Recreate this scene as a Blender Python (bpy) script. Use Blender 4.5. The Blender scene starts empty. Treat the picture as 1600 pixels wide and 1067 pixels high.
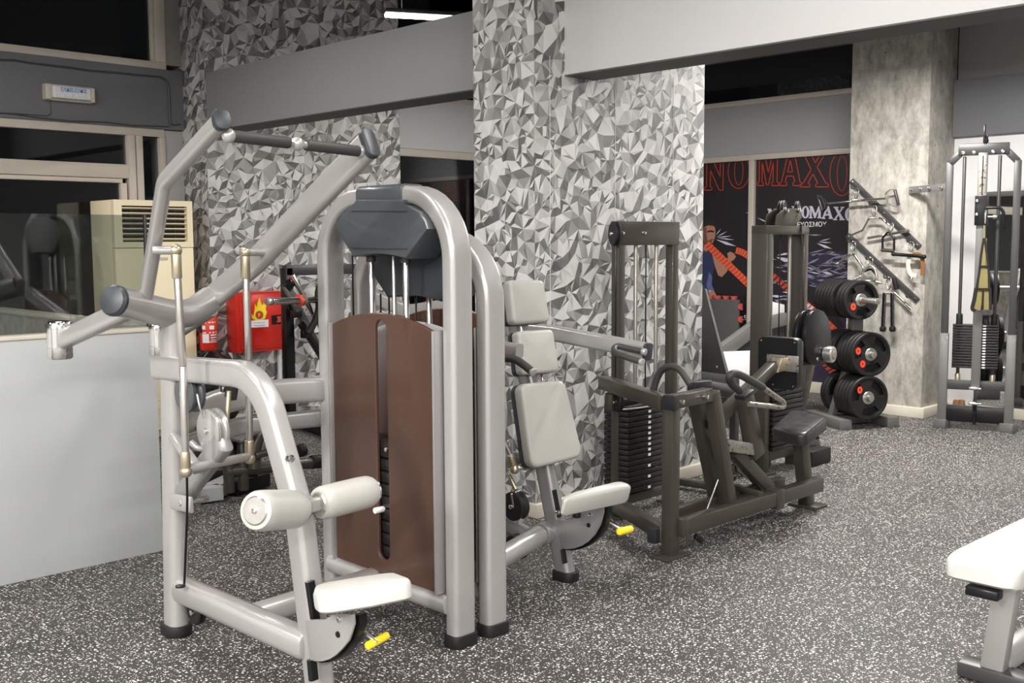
import bpy, bmesh, math, random
from mathutils import Vector, Matrix
from mathutils.geometry import delaunay_2d_cdt
V = Vector
R = math.radians
random.seed(7)
scn = bpy.context.scene
COL = scn.collection

# ------------------------------------------------------------------ camera
FPX, EYE = 1671.8, V((0, 0, 1.45))
def cam_axes(yaw, pitch, roll):
    f = V((math.cos(pitch)*math.cos(yaw), math.cos(pitch)*math.sin(yaw), -math.sin(pitch)))
    r = V((math.sin(yaw), -math.cos(yaw), 0)); d = f.cross(r)
    return (math.cos(roll)*r + math.sin(roll)*d, -math.sin(roll)*r + math.cos(roll)*d, f)
CR, CD, CF = cam_axes(R(45.447), R(5.326), R(0.328))
cam = bpy.data.cameras.new('camera'); camo = bpy.data.objects.new('camera', cam); COL.objects.link(camo)
m = Matrix((CR, -CD, -CF)).transposed().to_4x4(); m.translation = EYE
camo.matrix_world = m
cam.sensor_width = 36.0; cam.lens = FPX/1600*36.0; cam.clip_start = 0.05
scn.camera = camo

# ------------------------------------------------------------------ world, light, exposure
w = bpy.data.worlds.new('night'); scn.world = w; w.use_nodes = True
w.node_tree.nodes['Background'].inputs[0].default_value = (0.02, 0.021, 0.024, 1)
w.node_tree.nodes['Background'].inputs[1].default_value = 0.12
scn.view_settings.view_transform = 'Standard'; scn.view_settings.look = 'None'
scn.view_settings.exposure = 0.20; scn.view_settings.gamma = 1.0
scn.view_settings.use_curve_mapping = False
scn.cycles.use_denoising = True
scn.cycles.max_bounces = 8
def led_or_fill_light(x, y, z, L, yaw, power, w=0.14, color=(1.0, 0.965, 0.92)):
    l = bpy.data.lights.new('led_or_fill_lamp', 'AREA'); l.shape = 'RECTANGLE'; l.size = L; l.size_y = w
    l.energy = power; l.color = color
    o = bpy.data.objects.new('led_or_fill_lamp', l); COL.objects.link(o)
    o.location = (x, y, z); o.rotation_euler = (0, 0, yaw)
    return o
for (x, y, L, yaw, p) in ((-3.2, -0.6, 2.4, 0, 430), (-3.2, 2.6, 2.4, 0, 430), (-0.8, -2.8, 2.4, 0, 360), (-1.2, 1.5, 1.5, 0, 80),
                          (1.6, 0.6, 1.5, 0, 34), (1.2, 3.3, 1.5, 0, 26), (2.9, 1.9, 1.5, R(90), 34), (2.2, -1.6, 1.5, 0, 80),
                          (2.0, 5.8, 1.5, 0, 34), (-2.2, 5.2, 1.5, 0, 50)):
    led_or_fill_light(x, y, 3.15, L, yaw, p, 0.2)
led_or_fill_light(6.3, 5.85, 3.02, 1.3, R(-12), 42)
led_or_fill_light(6.75, 3.3, 2.84, 1.0, R(90), 150)  # added lamp without a known fixture, brightens the concrete column front
led_or_fill_light(7.2, 0.4, 2.9, 1.5, R(90), 20)  # added fill lamp, lifts the dark zone beyond the beam
led_or_fill_light(5.2, 0.8, 3.1, 1.5, R(90), 38)  # second added fill lamp for the far zone

# ------------------------------------------------------------------ helpers
def ray(u, v): return CR*((u-800)/FPX) + CD*((v-533.5)/FPX) + CF
def P(u, v, **k):
    """a point of the photograph, set on a plane x=, y= or z= of the room"""
    d = ray(u, v); (a, val), = k.items(); i = 'xyz'.index(a)
    return EYE + d*((val-EYE[i])/d[i])
def on(u, v, O, n):
    d = ray(u, v); return EYE + d*((O-EYE).dot(n)/d.dot(n))
ORG = {}
def bmn(): return bmesh.new()
def obj(name, bm, mat, parent=None, sharp=38, label=None):
    me = bpy.data.meshes.new(name)
    bmesh.ops.remove_doubles(bm, verts=bm.verts, dist=1e-6)
    bmesh.ops.recalc_face_normals(bm, faces=bm.faces)
    bm.to_mesh(me); bm.free()
    o = bpy.data.objects.new(name, me); COL.objects.link(o)
    for p in me.polygons: p.use_smooth = True
    if sharp is not None: me.set_sharp_from_angle(angle=R(sharp))
    me.materials.append(mat)
    org = ORG.get(parent.name, V((0, 0, 0))) if parent else V((0, 0, 0))
    if parent:
        me.transform(Matrix.Translation(-org)); o.parent = parent
    ORG[o.name] = org
    if label: o['label'] = label
    return o
def tag(o, label, cat, group=None):
    o['label'] = label; o['category'] = cat
    if group: o['group'] = group
    return o
def struct(o):
    o['kind'] = 'structure'; return o
def thing(name, loc, label, cat, group=None):
    o = bpy.data.objects.new(name, None); COL.objects.link(o); o.location = loc; o.empty_display_size = .1
    ORG[o.name] = V(loc)
    return tag(o, label, cat, group)
def circ(r, n=14): return [(r*math.cos(2*math.pi*i/n), r*math.sin(2*math.pi*i/n)) for i in range(n)]
def rrect(w, h, r=.012, n=3):
    out = []; r = min(r, w/2-1e-4, h/2-1e-4)
    for cx, cy, a0 in ((w/2-r, h/2-r, 0), (-w/2+r, h/2-r, 90), (-w/2+r, -h/2+r, 180), (w/2-r, -h/2+r, 270)):
        for i in range(n+1):
            a = R(a0+90*i/n); out.append((cx+r*math.cos(a), cy+r*math.sin(a)))
    return out
def fillet(pts, r, n=6):
    pts = [V(p) for p in pts]
    if r <= 0 or len(pts) < 3: return pts
    out = [pts[0]]
    for i in range(1, len(pts)-1):
        a, b, c = pts[i-1], pts[i], pts[i+1]
        d1, d2 = (a-b), (c-b); l1, l2 = d1.length, d2.length; d1.normalize(); d2.normalize()
        ang = d1.angle(d2)
        if ang > math.pi-.03: out.append(b); continue
        t = min(r/math.tan(ang/2), l1*.48, l2*.48)
        p1, p2 = b+d1*t, b+d2*t
        rr = t*math.tan(ang/2); cdir = (d1+d2).normalized(); cen = b+cdir*(rr/math.sin(ang/2))
        v1, v2 = p1-cen, p2-cen; th = v1.angle(v2)
        for k in range(n+1):
            s = k/n
            out.append(cen + (v1*math.sin((1-s)*th)+v2*math.sin(s*th))/math.sin(th))
    out.append(pts[-1]); return out
def spline(pts, n=6):
    pts = [V(p) for p in pts]; q = [pts[0]*2-pts[1]]+pts+[pts[-1]*2-pts[-2]]; out = []
    for i in range(1, len(q)-2):
        a, b, c, d = q[i-1:i+3]
        for k in range(n):
            t = k/n
            out.append(.5*((2*b)+(c-a)*t+(2*a-5*b+4*c-d)*t*t+(3*b-a-3*c+d)*t**3))
    out.append(pts[-1]); return out
def sweep(bm, pts, sec, S=None, fil=0, nf=6, rnd=0.0, scale=None):
    """sweep a section along a path; section axis a follows S, b is across"""
    pts = fillet(pts, fil, nf) if fil else [V(p) for p in pts]
    if S is None:
        T = (pts[-1]-pts[0]); T = T if T.length > 1e-6 else pts[1]-pts[0]
        S = min((V((1, 0, 0)), V((0, 1, 0)), V((0, 0, 1))), key=lambda a: abs(a.dot(T.normalized())))
    S = V(S); rows = []
    def frame(i):
        t = (pts[min(i+1, len(pts)-1)]-pts[max(i-1, 0)]).normalized()
        a = (S-t*S.dot(t)).normalized(); return t, a, t.cross(a)
    def ring(c, a, b, s): return [bm.verts.new(c+a*(x*s)+b*(y*s)) for x, y in sec]
    mx = max(math.hypot(*p) for p in sec)
    for i, p in enumerate(pts):
        t, a, b = frame(i); s = scale(i/(len(pts)-1)) if scale else 1
        if i == 0 and rnd:
            rows.append(ring(p, a, b, s*(1-rnd/mx))); rows.append(ring(p+t*rnd*.3, a, b, s*(1-rnd*.3/mx))); p = p+t*rnd
        if i == len(pts)-1 and rnd:
            rows.append(ring(p-t*rnd, a, b, s)); rows.append(ring(p-t*rnd*.3, a, b, s*(1-rnd*.3/mx))); rows.append(ring(p, a, b, s*(1-rnd/mx)))
        else: rows.append(ring(p, a, b, s))
    n = len(sec)
    for r0, r1 in zip(rows, rows[1:]):
        for j in range(n): bm.faces.new((r0[j], r0[(j+1) % n], r1[(j+1) % n], r1[j]))
    bm.faces.new(rows[0]); bm.faces.new(rows[-1][::-1])
    return bm
def cyl(bm, p, q, r, n=16, c=None, r2=None):
    c = min(r*.25, .006) if c is None else c
    k = (r2/r) if r2 else 1
    return sweep(bm, [p, q], circ(r, n), rnd=c, scale=(lambda s: 1+(k-1)*s) if r2 else None)
def beam(bm, p, q, w, h, S=(0, 0, 1), r=.006, n=2):
    """rectangular tube, w along S, h across it"""
    return sweep(bm, [p, q], rrect(w, h, r, n), S=S, rnd=.003)
def box(bm, c, s, bev=.004, rot=None):
    g = bmesh.ops.create_cube(bm, size=1.0); vs = g['verts']
    bmesh.ops.scale(bm, vec=V(s), verts=vs)
    if bev:
        es = list({e for v in vs for e in v.link_edges})
        g2 = bmesh.ops.bevel(bm, geom=es, offset=min(bev, min(s)*.45), segments=2, affect='EDGES', profile=.5)
        vs = list({v for f in g2['faces'] for v in f.verts} | {v for v in vs if v.is_valid})
    mt = Matrix.Translation(V(c)) @ (rot.to_4x4() if rot else Matrix.Identity(4))
    bmesh.ops.transform(bm, matrix=mt, verts=vs); return bm
def bx(bm, lo, hi, bev=.004):
    lo, hi = V(lo), V(hi); return box(bm, (lo+hi)/2, [abs(a) for a in (hi-lo)], bev)
def lathe(bm, c, ax, prof, n=24):
    ax = V(ax).normalized(); a = ax.orthogonal().normalized(); b = ax.cross(a); c = V(c); rows = []
    for r, h in prof:
        rows.append([bm.verts.new(c+ax*h+(a*math.cos(2*math.pi*i/n)+b*math.sin(2*math.pi*i/n))*max(r, 1e-4)) for i in range(n)])
    for r0, r1 in zip(rows, rows[1:]):
        for j in range(n): bm.faces.new((r0[j], r0[(j+1) % n], r1[(j+1) % n], r1[j]))
    bm.faces.new(rows[0]); bm.faces.new(rows[-1][::-1]); return bm
def prism(bm, pts, dv, bev=0.0):
    a = [bm.verts.new(V(p)) for p in pts]; b = [bm.verts.new(V(p)+V(dv)) for p in pts]; n = len(a)
    f1 = bm.faces.new(a); f2 = bm.faces.new(b[::-1])
    for i in range(n): bm.faces.new((a[i], b[i], b[(i+1) % n], a[(i+1) % n]))
    if bev: bmesh.ops.bevel(bm, geom=list(f1.edges)+list(f2.edges), offset=bev, segments=2, affect='EDGES', profile=.5)
    return bm
def holed(bm, outer, holes, O, ex, ey, ez, t):
    """flat plate with cut-outs, thickness t along ez"""
    O, ex, ey, ez = V(O), V(ex), V(ey), V(ez); b = bmesh.new()
    for lp in [outer]+holes:
        vs = [b.verts.new(O+ex*x+ey*y) for x, y in lp]
        for i in range(len(vs)): b.edges.new((vs[i], vs[(i+1) % len(vs)]))
    bmesh.ops.triangle_fill(b, use_beauty=True, use_dissolve=False, edges=b.edges, normal=ez)
    ext = bmesh.ops.extrude_face_region(b, geom=b.faces[:])
    bmesh.ops.translate(b, vec=ez*t, verts=[e for e in ext['geom'] if isinstance(e, bmesh.types.BMVert)])
    me = bpy.data.meshes.new('t'); b.to_mesh(me); b.free(); bm.from_mesh(me); bpy.data.meshes.remove(me); return bm
def rpoly(pts, r, n=4):
    """round the corners of a closed 2-D outline"""
    q = [V((x, y, 0)) for x, y in pts]; out = []; m_ = len(q)
    for i in range(m_):
        a, b, c = q[i-1], q[i], q[(i+1) % m_]
        f = fillet([a, b, c], r, n)[1:-1]; out += [(p.x, p.y) for p in f]
    return out
def cushion(bm, out, O, ex, ey, ez, t, er=.02, crown=.006):
    """upholstered pad over a closed outline: rounded rim, slightly domed face"""
    O, ex, ey, ez = V(O), V(ex), V(ey), V(ez)
    cx = sum(p[0] for p in out)/len(out); cy = sum(p[1] for p in out)/len(out)
    ext = min(max(abs(p[0]-cx) for p in out), max(abs(p[1]-cy) for p in out))
    rows = []
    def ring(ins, h):
        s = 1-ins/ext; rows.append([bm.verts.new(O+ex*(cx+(x-cx)*s)+ey*(cy+(y-cy)*s)+ez*h) for x, y in out])
    ring(.012, 0); ring(.002, .006); ring(0, .015)
    for k in range(6):
        a = R(90*k/5); ring(er*(1-math.cos(a)), t-er+er*math.sin(a))
    for s_ in (.35, .6, .8, .93): ring(er+(ext-er)*s_, t+crown*(1-(1-s_)**2))
    n = len(out)
    for r0, r1 in zip(rows, rows[1:]):
        for j in range(n): bm.faces.new((r0[j], r0[(j+1) % n], r1[(j+1) % n], r1[j]))
    bm.faces.new(rows[0]); bm.faces.new(rows[-1][::-1]); return bm
def ball(bm, c, r, sc=(1, 1, 1), n=14):
    g = bmesh.ops.create_uvsphere(bm, u_segments=n, v_segments=max(6, n//2), radius=r)
    bmesh.ops.scale(bm, vec=V(sc), verts=g['verts']); bmesh.ops.translate(bm, vec=V(c), verts=g['verts']); return bm
def copy_tree(o, parent=None):
    c = o.copy(); COL.objects.link(c); c.parent = parent
    for ch in list(o.children): copy_tree(ch, c)
    return c
X, Y, Z = V((1, 0, 0)), V((0, 1, 0)), V((0, 0, 1))

# ------------------------------------------------------------------ materials
def mat(name, col, rough=.5, metal=0.0, coat=0.0, spec=.5, emit=None, es=0, noise=0.0, nscale=30, bump=0.0, bscale=200, trans=0.0):
    m = bpy.data.materials.new(name); m.use_nodes = True; nt = m.node_tree; b = nt.nodes['Principled BSDF']
    c4 = (*col, 1); b.inputs['Base Color'].default_value = c4; b.inputs['Roughness'].default_value = rough
    b.inputs['Metallic'].default_value = metal; b.inputs['Coat Weight'].default_value = coat
    b.inputs['Specular IOR Level'].default_value = spec
    if emit: b.inputs['Emission Color'].default_value = (*emit, 1); b.inputs['Emission Strength'].default_value = es
    tc = nt.nodes.new('ShaderNodeTexCoord')
    if noise:
        n = nt.nodes.new('ShaderNodeTexNoise'); n.inputs['Scale'].default_value = nscale; n.inputs['Detail'].default_value = 4
        r = nt.nodes.new('ShaderNodeMapRange'); r.inputs[3].default_value = 1-noise; r.inputs[4].default_value = 1+noise
        mx = nt.nodes.new('ShaderNodeMix'); mx.data_type = 'RGBA'; mx.blend_type = 'MULTIPLY'; mx.inputs[0].default_value = 1
        mx.inputs[6].default_value = c4
        nt.links.new(tc.outputs['Object'], n.inputs['Vector']); nt.links.new(n.outputs[0], r.inputs[0])
        nt.links.new(r.outputs[0], mx.inputs[7]); nt.links.new(mx.outputs[2], b.inputs['Base Color'])
        rr = nt.nodes.new('ShaderNodeMapRange'); rr.inputs[3].default_value = max(.03, rough-noise*.5); rr.inputs[4].default_value = min(1, rough+noise*.5)
        nt.links.new(n.outputs[0], rr.inputs[0]); nt.links.new(rr.outputs[0], b.inputs['Roughness'])
    if bump:
        n2 = nt.nodes.new('ShaderNodeTexNoise'); n2.inputs['Scale'].default_value = bscale; n2.inputs['Detail'].default_value = 3
        bp = nt.nodes.new('ShaderNodeBump'); bp.inputs['Strength'].default_value = bump; bp.inputs['Distance'].default_value = .002
        nt.links.new(tc.outputs['Object'], n2.inputs['Vector']); nt.links.new(n2.outputs[0], bp.inputs['Height']); nt.links.new(bp.outputs[0], b.inputs['Normal'])
    if trans:
        t = nt.nodes.new('ShaderNodeBsdfTransparent'); t.inputs[0].default_value = (.66, .37, .25, 1)
        ms = nt.nodes.new('ShaderNodeMixShader'); ms.inputs[0].default_value = trans
        nt.links.new(b.outputs[0], ms.inputs[1]); nt.links.new(t.outputs[0], ms.inputs[2])
        nt.links.new(ms.outputs[0], nt.nodes['Material Output'].inputs[0])
    return m
SILVER = mat('silver_paint', (.42, .408, .40), .30, .40, .25, noise=.03, nscale=3)
SILVERD = mat('silver_metallic', (.34, .332, .332), .33, .5, .15, noise=.03, nscale=4)
VINYL = mat('offwhite_vinyl', (.41, .402, .375), .42, noise=.04, nscale=14, bump=.06, bscale=600)
VINYLW = mat('white_vinyl', (.55, .54, .515), .38, noise=.03, nscale=12, bump=.05, bscale=500)
BVINYL = mat('black_vinyl', (.022, .022, .023), .32, noise=.2, nscale=20, bump=.06, bscale=700)
COPPER = mat('copper_plastic', (.128, .075, .055), .34, .15, .35, noise=.07, nscale=5, trans=.42)
SLATE = mat('slate_plastic', (.062, .070, .078), .32, 0, .3, noise=.08, nscale=6)
SLATED = mat('dark_slate_plastic', (.03, .036, .043), .4)
CHROME = mat('chrome', (.78, .77, .75), .14, 1.0, noise=.06, nscale=25)
STEEL = mat('brushed_steel', (.58, .56, .53), .3, .9, noise=.1, nscale=40)
ROD = mat('dull_steel_rod', (.36, .34, .31), .36, .75, noise=.1, nscale=40)
CAPM = mat('navy_black_cap', (.018, .018, .024), .4)
BRASS = mat('zinc_gold_fitting', (.50, .44, .32), .34, .8, noise=.1, nscale=40)
OLIVE = mat('olive_grey_enamel', (.064, .056, .046), .33, .3, .2, noise=.08, nscale=8)
GREYM = mat('grey_enamel', (.155, .155, .15), .38, .3, .1, noise=.07, nscale=9)
DGREY = mat('dark_grey_enamel', (.055, .055, .055), .38, .3, noise=.08, nscale=9)
BLACK = mat('black_enamel', (.008, .008, .009), .28, spec=.35, noise=.04, nscale=5)
RUBBER = mat('black_rubber', (.013, .013, .0135), .5, spec=.3, noise=.15, nscale=18, bump=.1, bscale=350)
GRIP = mat('foam_grip', (.038, .037, .036), .55, noise=.12, nscale=20, bump=.2, bscale=500)
IRON = mat('stack_iron', (.017, .0165, .0155), .3, .2, noise=.25, nscale=20)
CREAM = mat('cream_plastic', (.90, .79, .55), .42, noise=.03, nscale=5)
CREAMF = mat('cream_aluminium', (.60, .54, .47), .4, noise=.06, nscale=9)
RED = mat('red_enamel', (.62, .022, .012), .3, 0, .3, noise=.06, nscale=6)
REDP = mat('red_print', (.72, .05, .022), .45)
ORANGE = mat('orange_print', (.80, .12, .045), .5)
ORANGED = mat('dark_orange_print', (.50, .055, .025), .5)
YELLOW = mat('yellow_plastic', (.88, .68, .02), .38)
WHITE = mat('white_print', (.82, .82, .82), .5)
WHITEV = mat('pale_lilac_print', (.62, .60, .72), .5)
STREAK = mat('grey_streak_print', (.26, .26, .34), .5)
SKIN = mat('printed_skin', (.42, .21, .14), .5)
SKIND = mat('printed_skin_dark', (.17, .07, .045), .5)
HAIR = mat('printed_hair', (.028, .017, .014), .5)
NAVY = mat('printed_navy', (.028, .035, .10), .5)
NAVYL = mat('printed_navy_light', (.11, .14, .30), .5)
PURPLE = mat('printed_purple', (.030, .022, .055), .5, noise=.6, nscale=60)
POSTER = mat('charcoal_poster', (.018, .017, .019), .4, noise=.2, nscale=2)
OLIVEW = mat('olive_webbing', (.19, .16, .055), .75, noise=.15, nscale=60)
LEATHER = mat('tan_leather', (.20, .085, .025), .55, noise=.15)
def add_wear(m, col, amt, sc):
    """thin scratches and scuffs over an enamel"""
    nt = m.node_tree; b = nt.nodes['Principled BSDF']; lk = b.inputs['Base Color'].links
    tc = nt.nodes.new('ShaderNodeTexCoord'); n = nt.nodes.new('ShaderNodeTexNoise'); n.inputs['Scale'].default_value = sc
    n.inputs['Detail'].default_value = 8; n.inputs['Roughness'].default_value = .75
    rp = nt.nodes.new('ShaderNodeValToRGB'); rp.color_ramp.elements[0].position = amt; rp.color_ramp.elements[1].position = amt+.03
    mx = nt.nodes.new('ShaderNodeMix'); mx.data_type = 'RGBA'; mx.inputs[7].default_value = (*col, 1)
    nt.links.new(tc.outputs['Object'], n.inputs['Vector']); nt.links.new(n.outputs[0], rp.inputs[0]); nt.links.new(rp.outputs[0], mx.inputs[0])
    if lk: nt.links.new(lk[0].from_socket, mx.inputs[6])
    else: mx.inputs[6].default_value = b.inputs['Base Color'].default_value
    nt.links.new(mx.outputs[2], b.inputs['Base Color'])
CHIPPED = mat('worn_chrome', (.42, .39, .35), .35, .8, noise=.15, nscale=30); add_wear(CHIPPED, (.05, .045, .04), .56, 45)
add_wear(COPPER, (.42, .30, .25), .70, 26)
def wall_paint(name, col, rough=.7): return mat(name, col, rough, noise=.025, nscale=3, bump=.05, bscale=120)
WALLW = wall_paint('white_wall', (.74, .73, .735)); WALLH = wall_paint('pale_grey_paint', (.43, .445, .45), .5)
BANDG = wall_paint('slate_grey_paint', (.165, .168, .18), .6); BANDM = wall_paint('mid_grey_paint', (.27, .272, .285), .6)
BEAMW = wall_paint('white_beam_paint', (.63, .625, .625), .7); BEAMG = wall_paint('grey_beam_paint', (.31, .313, .32), .65)
SOFFIT = wall_paint('shaded_soffit_colour', (.085, .083, .08), .7); CEIL = wall_paint('dark_ceiling', (.05, .05, .052), .8)
CEILB = wall_paint('brown_grey_ceiling', (.22, .205, .19), .8); PLINTH = mat('cream_stone', (.60, .56, .47), .5, noise=.12, nscale=8)
SHELL = wall_paint('plain_gym_wall', (.32, .32, .32), .7)
def glass(name, tint, mixv, rough=.02):
    m = bpy.data.materials.new(name); m.use_nodes = True; nt = m.node_tree; nt.nodes.remove(nt.nodes['Principled BSDF'])
    t = nt.nodes.new('ShaderNodeBsdfTransparent'); t.inputs[0].default_value = (*tint, 1)
    g = nt.nodes.new('ShaderNodeBsdfGlossy'); g.inputs[0].default_value = (1, 1, 1, 1); g.inputs['Roughness'].default_value = rough
    fr = nt.nodes.new('ShaderNodeFresnel'); fr.inputs[0].default_value = mixv; mx = nt.nodes.new('ShaderNodeMixShader')
    nt.links.new(fr.outputs[0], mx.inputs[0]); nt.links.new(t.outputs[0], mx.inputs[1]); nt.links.new(g.outputs[0], mx.inputs[2])
    nt.links.new(mx.outputs[0], nt.nodes['Material Output'].inputs[0]); return m
GLASS = glass('window_glass', (.85, .88, .88), 1.5); GLASSP = glass('partition_glass', (.66, .70, .69), 1.7)
MIRROR = mat('mirror_silver', (.86, .88, .87), .015, 1.0)
def nodemat(name):
    m = bpy.data.materials.new(name); m.use_nodes = True; nt = m.node_tree
    return m, nt, nt.nodes['Principled BSDF'], nt.nodes.new('ShaderNodeTexCoord')
def N(nt, kind, **k):
    n = nt.nodes.new(kind)
    for a, b in k.items():
        if a[0] == '_': n.inputs[a[1:].replace('_', ' ')].default_value = b
        else: setattr(n, a, b)
    return n
# ---- speckled rubber floor
FLOORM, nt, b, tc = nodemat('speckled_rubber')
L = nt.links.new
dn = N(nt, 'ShaderNodeTexNoise', _Scale=140.0, _Detail=2.0)
L(tc.outputs['Object'], dn.inputs['Vector'])
sub = N(nt, 'ShaderNodeVectorMath', operation='SUBTRACT'); sub.inputs[1].default_value = (.5, .5, .5); L(dn.outputs['Color'], sub.inputs[0])
scl = N(nt, 'ShaderNodeVectorMath', operation='SCALE'); scl.inputs['Scale'].default_value = .010; L(sub.outputs[0], scl.inputs[0])
addv = N(nt, 'ShaderNodeVectorMath', operation='ADD'); L(tc.outputs['Object'], addv.inputs[0]); L(scl.outputs[0], addv.inputs[1])
masks = []
for sc_, th, pick in ((62, .22, .55), (112, .22, .68), (85, .15, .66)):
    v = N(nt, 'ShaderNodeTexVoronoi', voronoi_dimensions='2D', feature='F1'); v.inputs['Scale'].default_value = sc_
    L(addv.outputs[0], v.inputs['Vector'])
    sep = N(nt, 'ShaderNodeSeparateColor'); L(v.outputs['Color'], sep.inputs[0])
    a = N(nt, 'ShaderNodeMath', operation='GREATER_THAN'); a.inputs[1].default_value = pick; L(sep.outputs[0], a.inputs[0])
    t2 = N(nt, 'ShaderNodeMath', operation='MULTIPLY'); t2.inputs[1].default_value = th; L(sep.outputs[1], t2.inputs[0])
    t3 = N(nt, 'ShaderNodeMath', operation='ADD'); t3.inputs[1].default_value = th*.35; L(t2.outputs[0], t3.inputs[0])
    c_ = N(nt, 'ShaderNodeMath', operation='LESS_THAN'); L(v.outputs['Distance'], c_.inputs[0]); L(t3.outputs[0], c_.inputs[1])
    mm = N(nt, 'ShaderNodeMath', operation='MULTIPLY'); L(a.outputs[0], mm.inputs[0]); L(c_.outputs[0], mm.inputs[1]); masks.append(mm)
m1 = N(nt, 'ShaderNodeMath', operation='MAXIMUM'); L(masks[0].outputs[0], m1.inputs[0]); L(masks[1].outputs[0], m1.inputs[1])
m2 = N(nt, 'ShaderNodeMath', operation='MAXIMUM'); L(m1.outputs[0], m2.inputs[0]); L(masks[2].outputs[0], m2.inputs[1])
gn = N(nt, 'ShaderNodeTexNoise', _Scale=2.5, _Detail=5.0); L(tc.outputs['Object'], gn.inputs['Vector'])
gr = N(nt, 'ShaderNodeValToRGB'); L(gn.outputs[0], gr.inputs[0])
gr.color_ramp.elements[0].color = (.034, .032, .031, 1); gr.color_ramp.elements[0].position = .3
gr.color_ramp.elements[1].color = (.056, .052, .051, 1); gr.color_ramp.elements[1].position = .7
mixc = N(nt, 'ShaderNodeMix', data_type='RGBA'); L(m2.outputs[0], mixc.inputs[0]); L(gr.outputs[0], mixc.inputs[6]); mixc.inputs[7].default_value = (.72, .70, .66, 1)
L(mixc.outputs[2], b.inputs['Base Color']); b.inputs['Roughness'].default_value = .55; b.inputs['Specular IOR Level'].default_value = .3
fb = N(nt, 'ShaderNodeTexNoise', _Scale=260.0, _Detail=2.0); L(tc.outputs['Object'], fb.inputs['Vector'])
fbp = N(nt, 'ShaderNodeBump', _Strength=.25, _Distance=.002); L(fb.outputs[0], fbp.inputs['Height']); L(fbp.outputs[0], b.inputs['Normal'])
# ---- board-marked concrete
CONC, nt, b, tc = nodemat('raw_concrete'); L = nt.links.new
mp = N(nt, 'ShaderNodeMapping'); mp.inputs['Scale'].default_value = (1, 1, .5); L(tc.outputs['Object'], mp.inputs[0])
n1 = N(nt, 'ShaderNodeTexNoise', _Scale=13.0, _Detail=9.0, _Roughness=.72); L(mp.outputs[0], n1.inputs['Vector'])
r1 = N(nt, 'ShaderNodeValToRGB'); L(n1.outputs[0], r1.inputs[0])
r1.color_ramp.elements[0].color = (.27, .255, .225, 1); r1.color_ramp.elements[0].position = .36
r1.color_ramp.elements[1].color = (.56, .535, .485, 1); r1.color_ramp.elements[1].position = .66
n2 = N(nt, 'ShaderNodeTexNoise', _Scale=26.0, _Detail=6.0, _Roughness=.7); L(mp.outputs[0], n2.inputs['Vector'])
r2 = N(nt, 'ShaderNodeValToRGB'); L(n2.outputs[0], r2.inputs[0]); r2.color_ramp.elements[0].position = .66; r2.color_ramp.elements[1].position = .70
mxa = N(nt, 'ShaderNodeMix', data_type='RGBA'); L(r2.outputs[0], mxa.inputs[0]); L(r1.outputs[0], mxa.inputs[6]); mxa.inputs[7].default_value = (.70, .68, .62, 1)
n3 = N(nt, 'ShaderNodeTexNoise', _Scale=17.0, _Detail=3.0); L(tc.outputs['Object'], n3.inputs['Vector'])
r3 = N(nt, 'ShaderNodeValToRGB'); L(n3.outputs[0], r3.inputs[0]); r3.color_ramp.elements[0].position = .73; r3.color_ramp.elements[1].position = .76
mxb = N(nt, 'ShaderNodeMix', data_type='RGBA'); L(r3.outputs[0], mxb.inputs[0]); L(mxa.outputs[2], mxb.inputs[6]); mxb.inputs[7].default_value = (.09, .08, .07, 1)
L(mxb.outputs[2], b.inputs['Base Color']); b.inputs['Roughness'].default_value = .75
bp = N(nt, 'ShaderNodeBump', _Strength=.5, _Distance=.006); L(n2.outputs[0], bp.inputs['Height']); L(bp.outputs[0], b.inputs['Normal'])
# ---- faceted wallpaper: the print's greys are stored per facet corner
PAPER, nt, b, tc = nodemat('faceted_wallpaper'); L = nt.links.new
at_ = N(nt, 'ShaderNodeVertexColor', layer_name='print'); L(at_.outputs[0], b.inputs['Base Color']); b.inputs['Roughness'].default_value = .55

# ================================================================== THE ROOM
XP, YP = 3.969, 3.86          # corner of the middle pier
XB = 4.196                    # face of the ceiling beam
YL, YC = 8.0, 7.6             # left facade, corner pier
XF, XR = 9.2, 8.9             # poster facade, right wall
bm = bmn(); bx(bm, (-5, -4.2, -.1), (9.6, 8.3, 0), 0); struct(obj('floor', bm, FLOORM))
bm = bmn(); bx(bm, (-5, -4.2, 4.2), (4.3, 8.4, 4.3), 0); struct(obj('ceiling', bm, CEIL))
bm = bmn(); bx(bm, (4.3, -4.2, 4.2), (9.6, 8.4, 4.3), 0); struct(obj('ceiling', bm, CEIL))
bm = bmn(); bx(bm, (-5.1, -4.2, 0), (-5, 8.4, 4.2), 0); struct(obj('wall_back', bm, SHELL))
bm = bmn(); bx(bm, (-5, -4.3, 0), (9.6, -4.2, 4.2), 0); struct(obj('wall_near', bm, SHELL))

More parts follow.
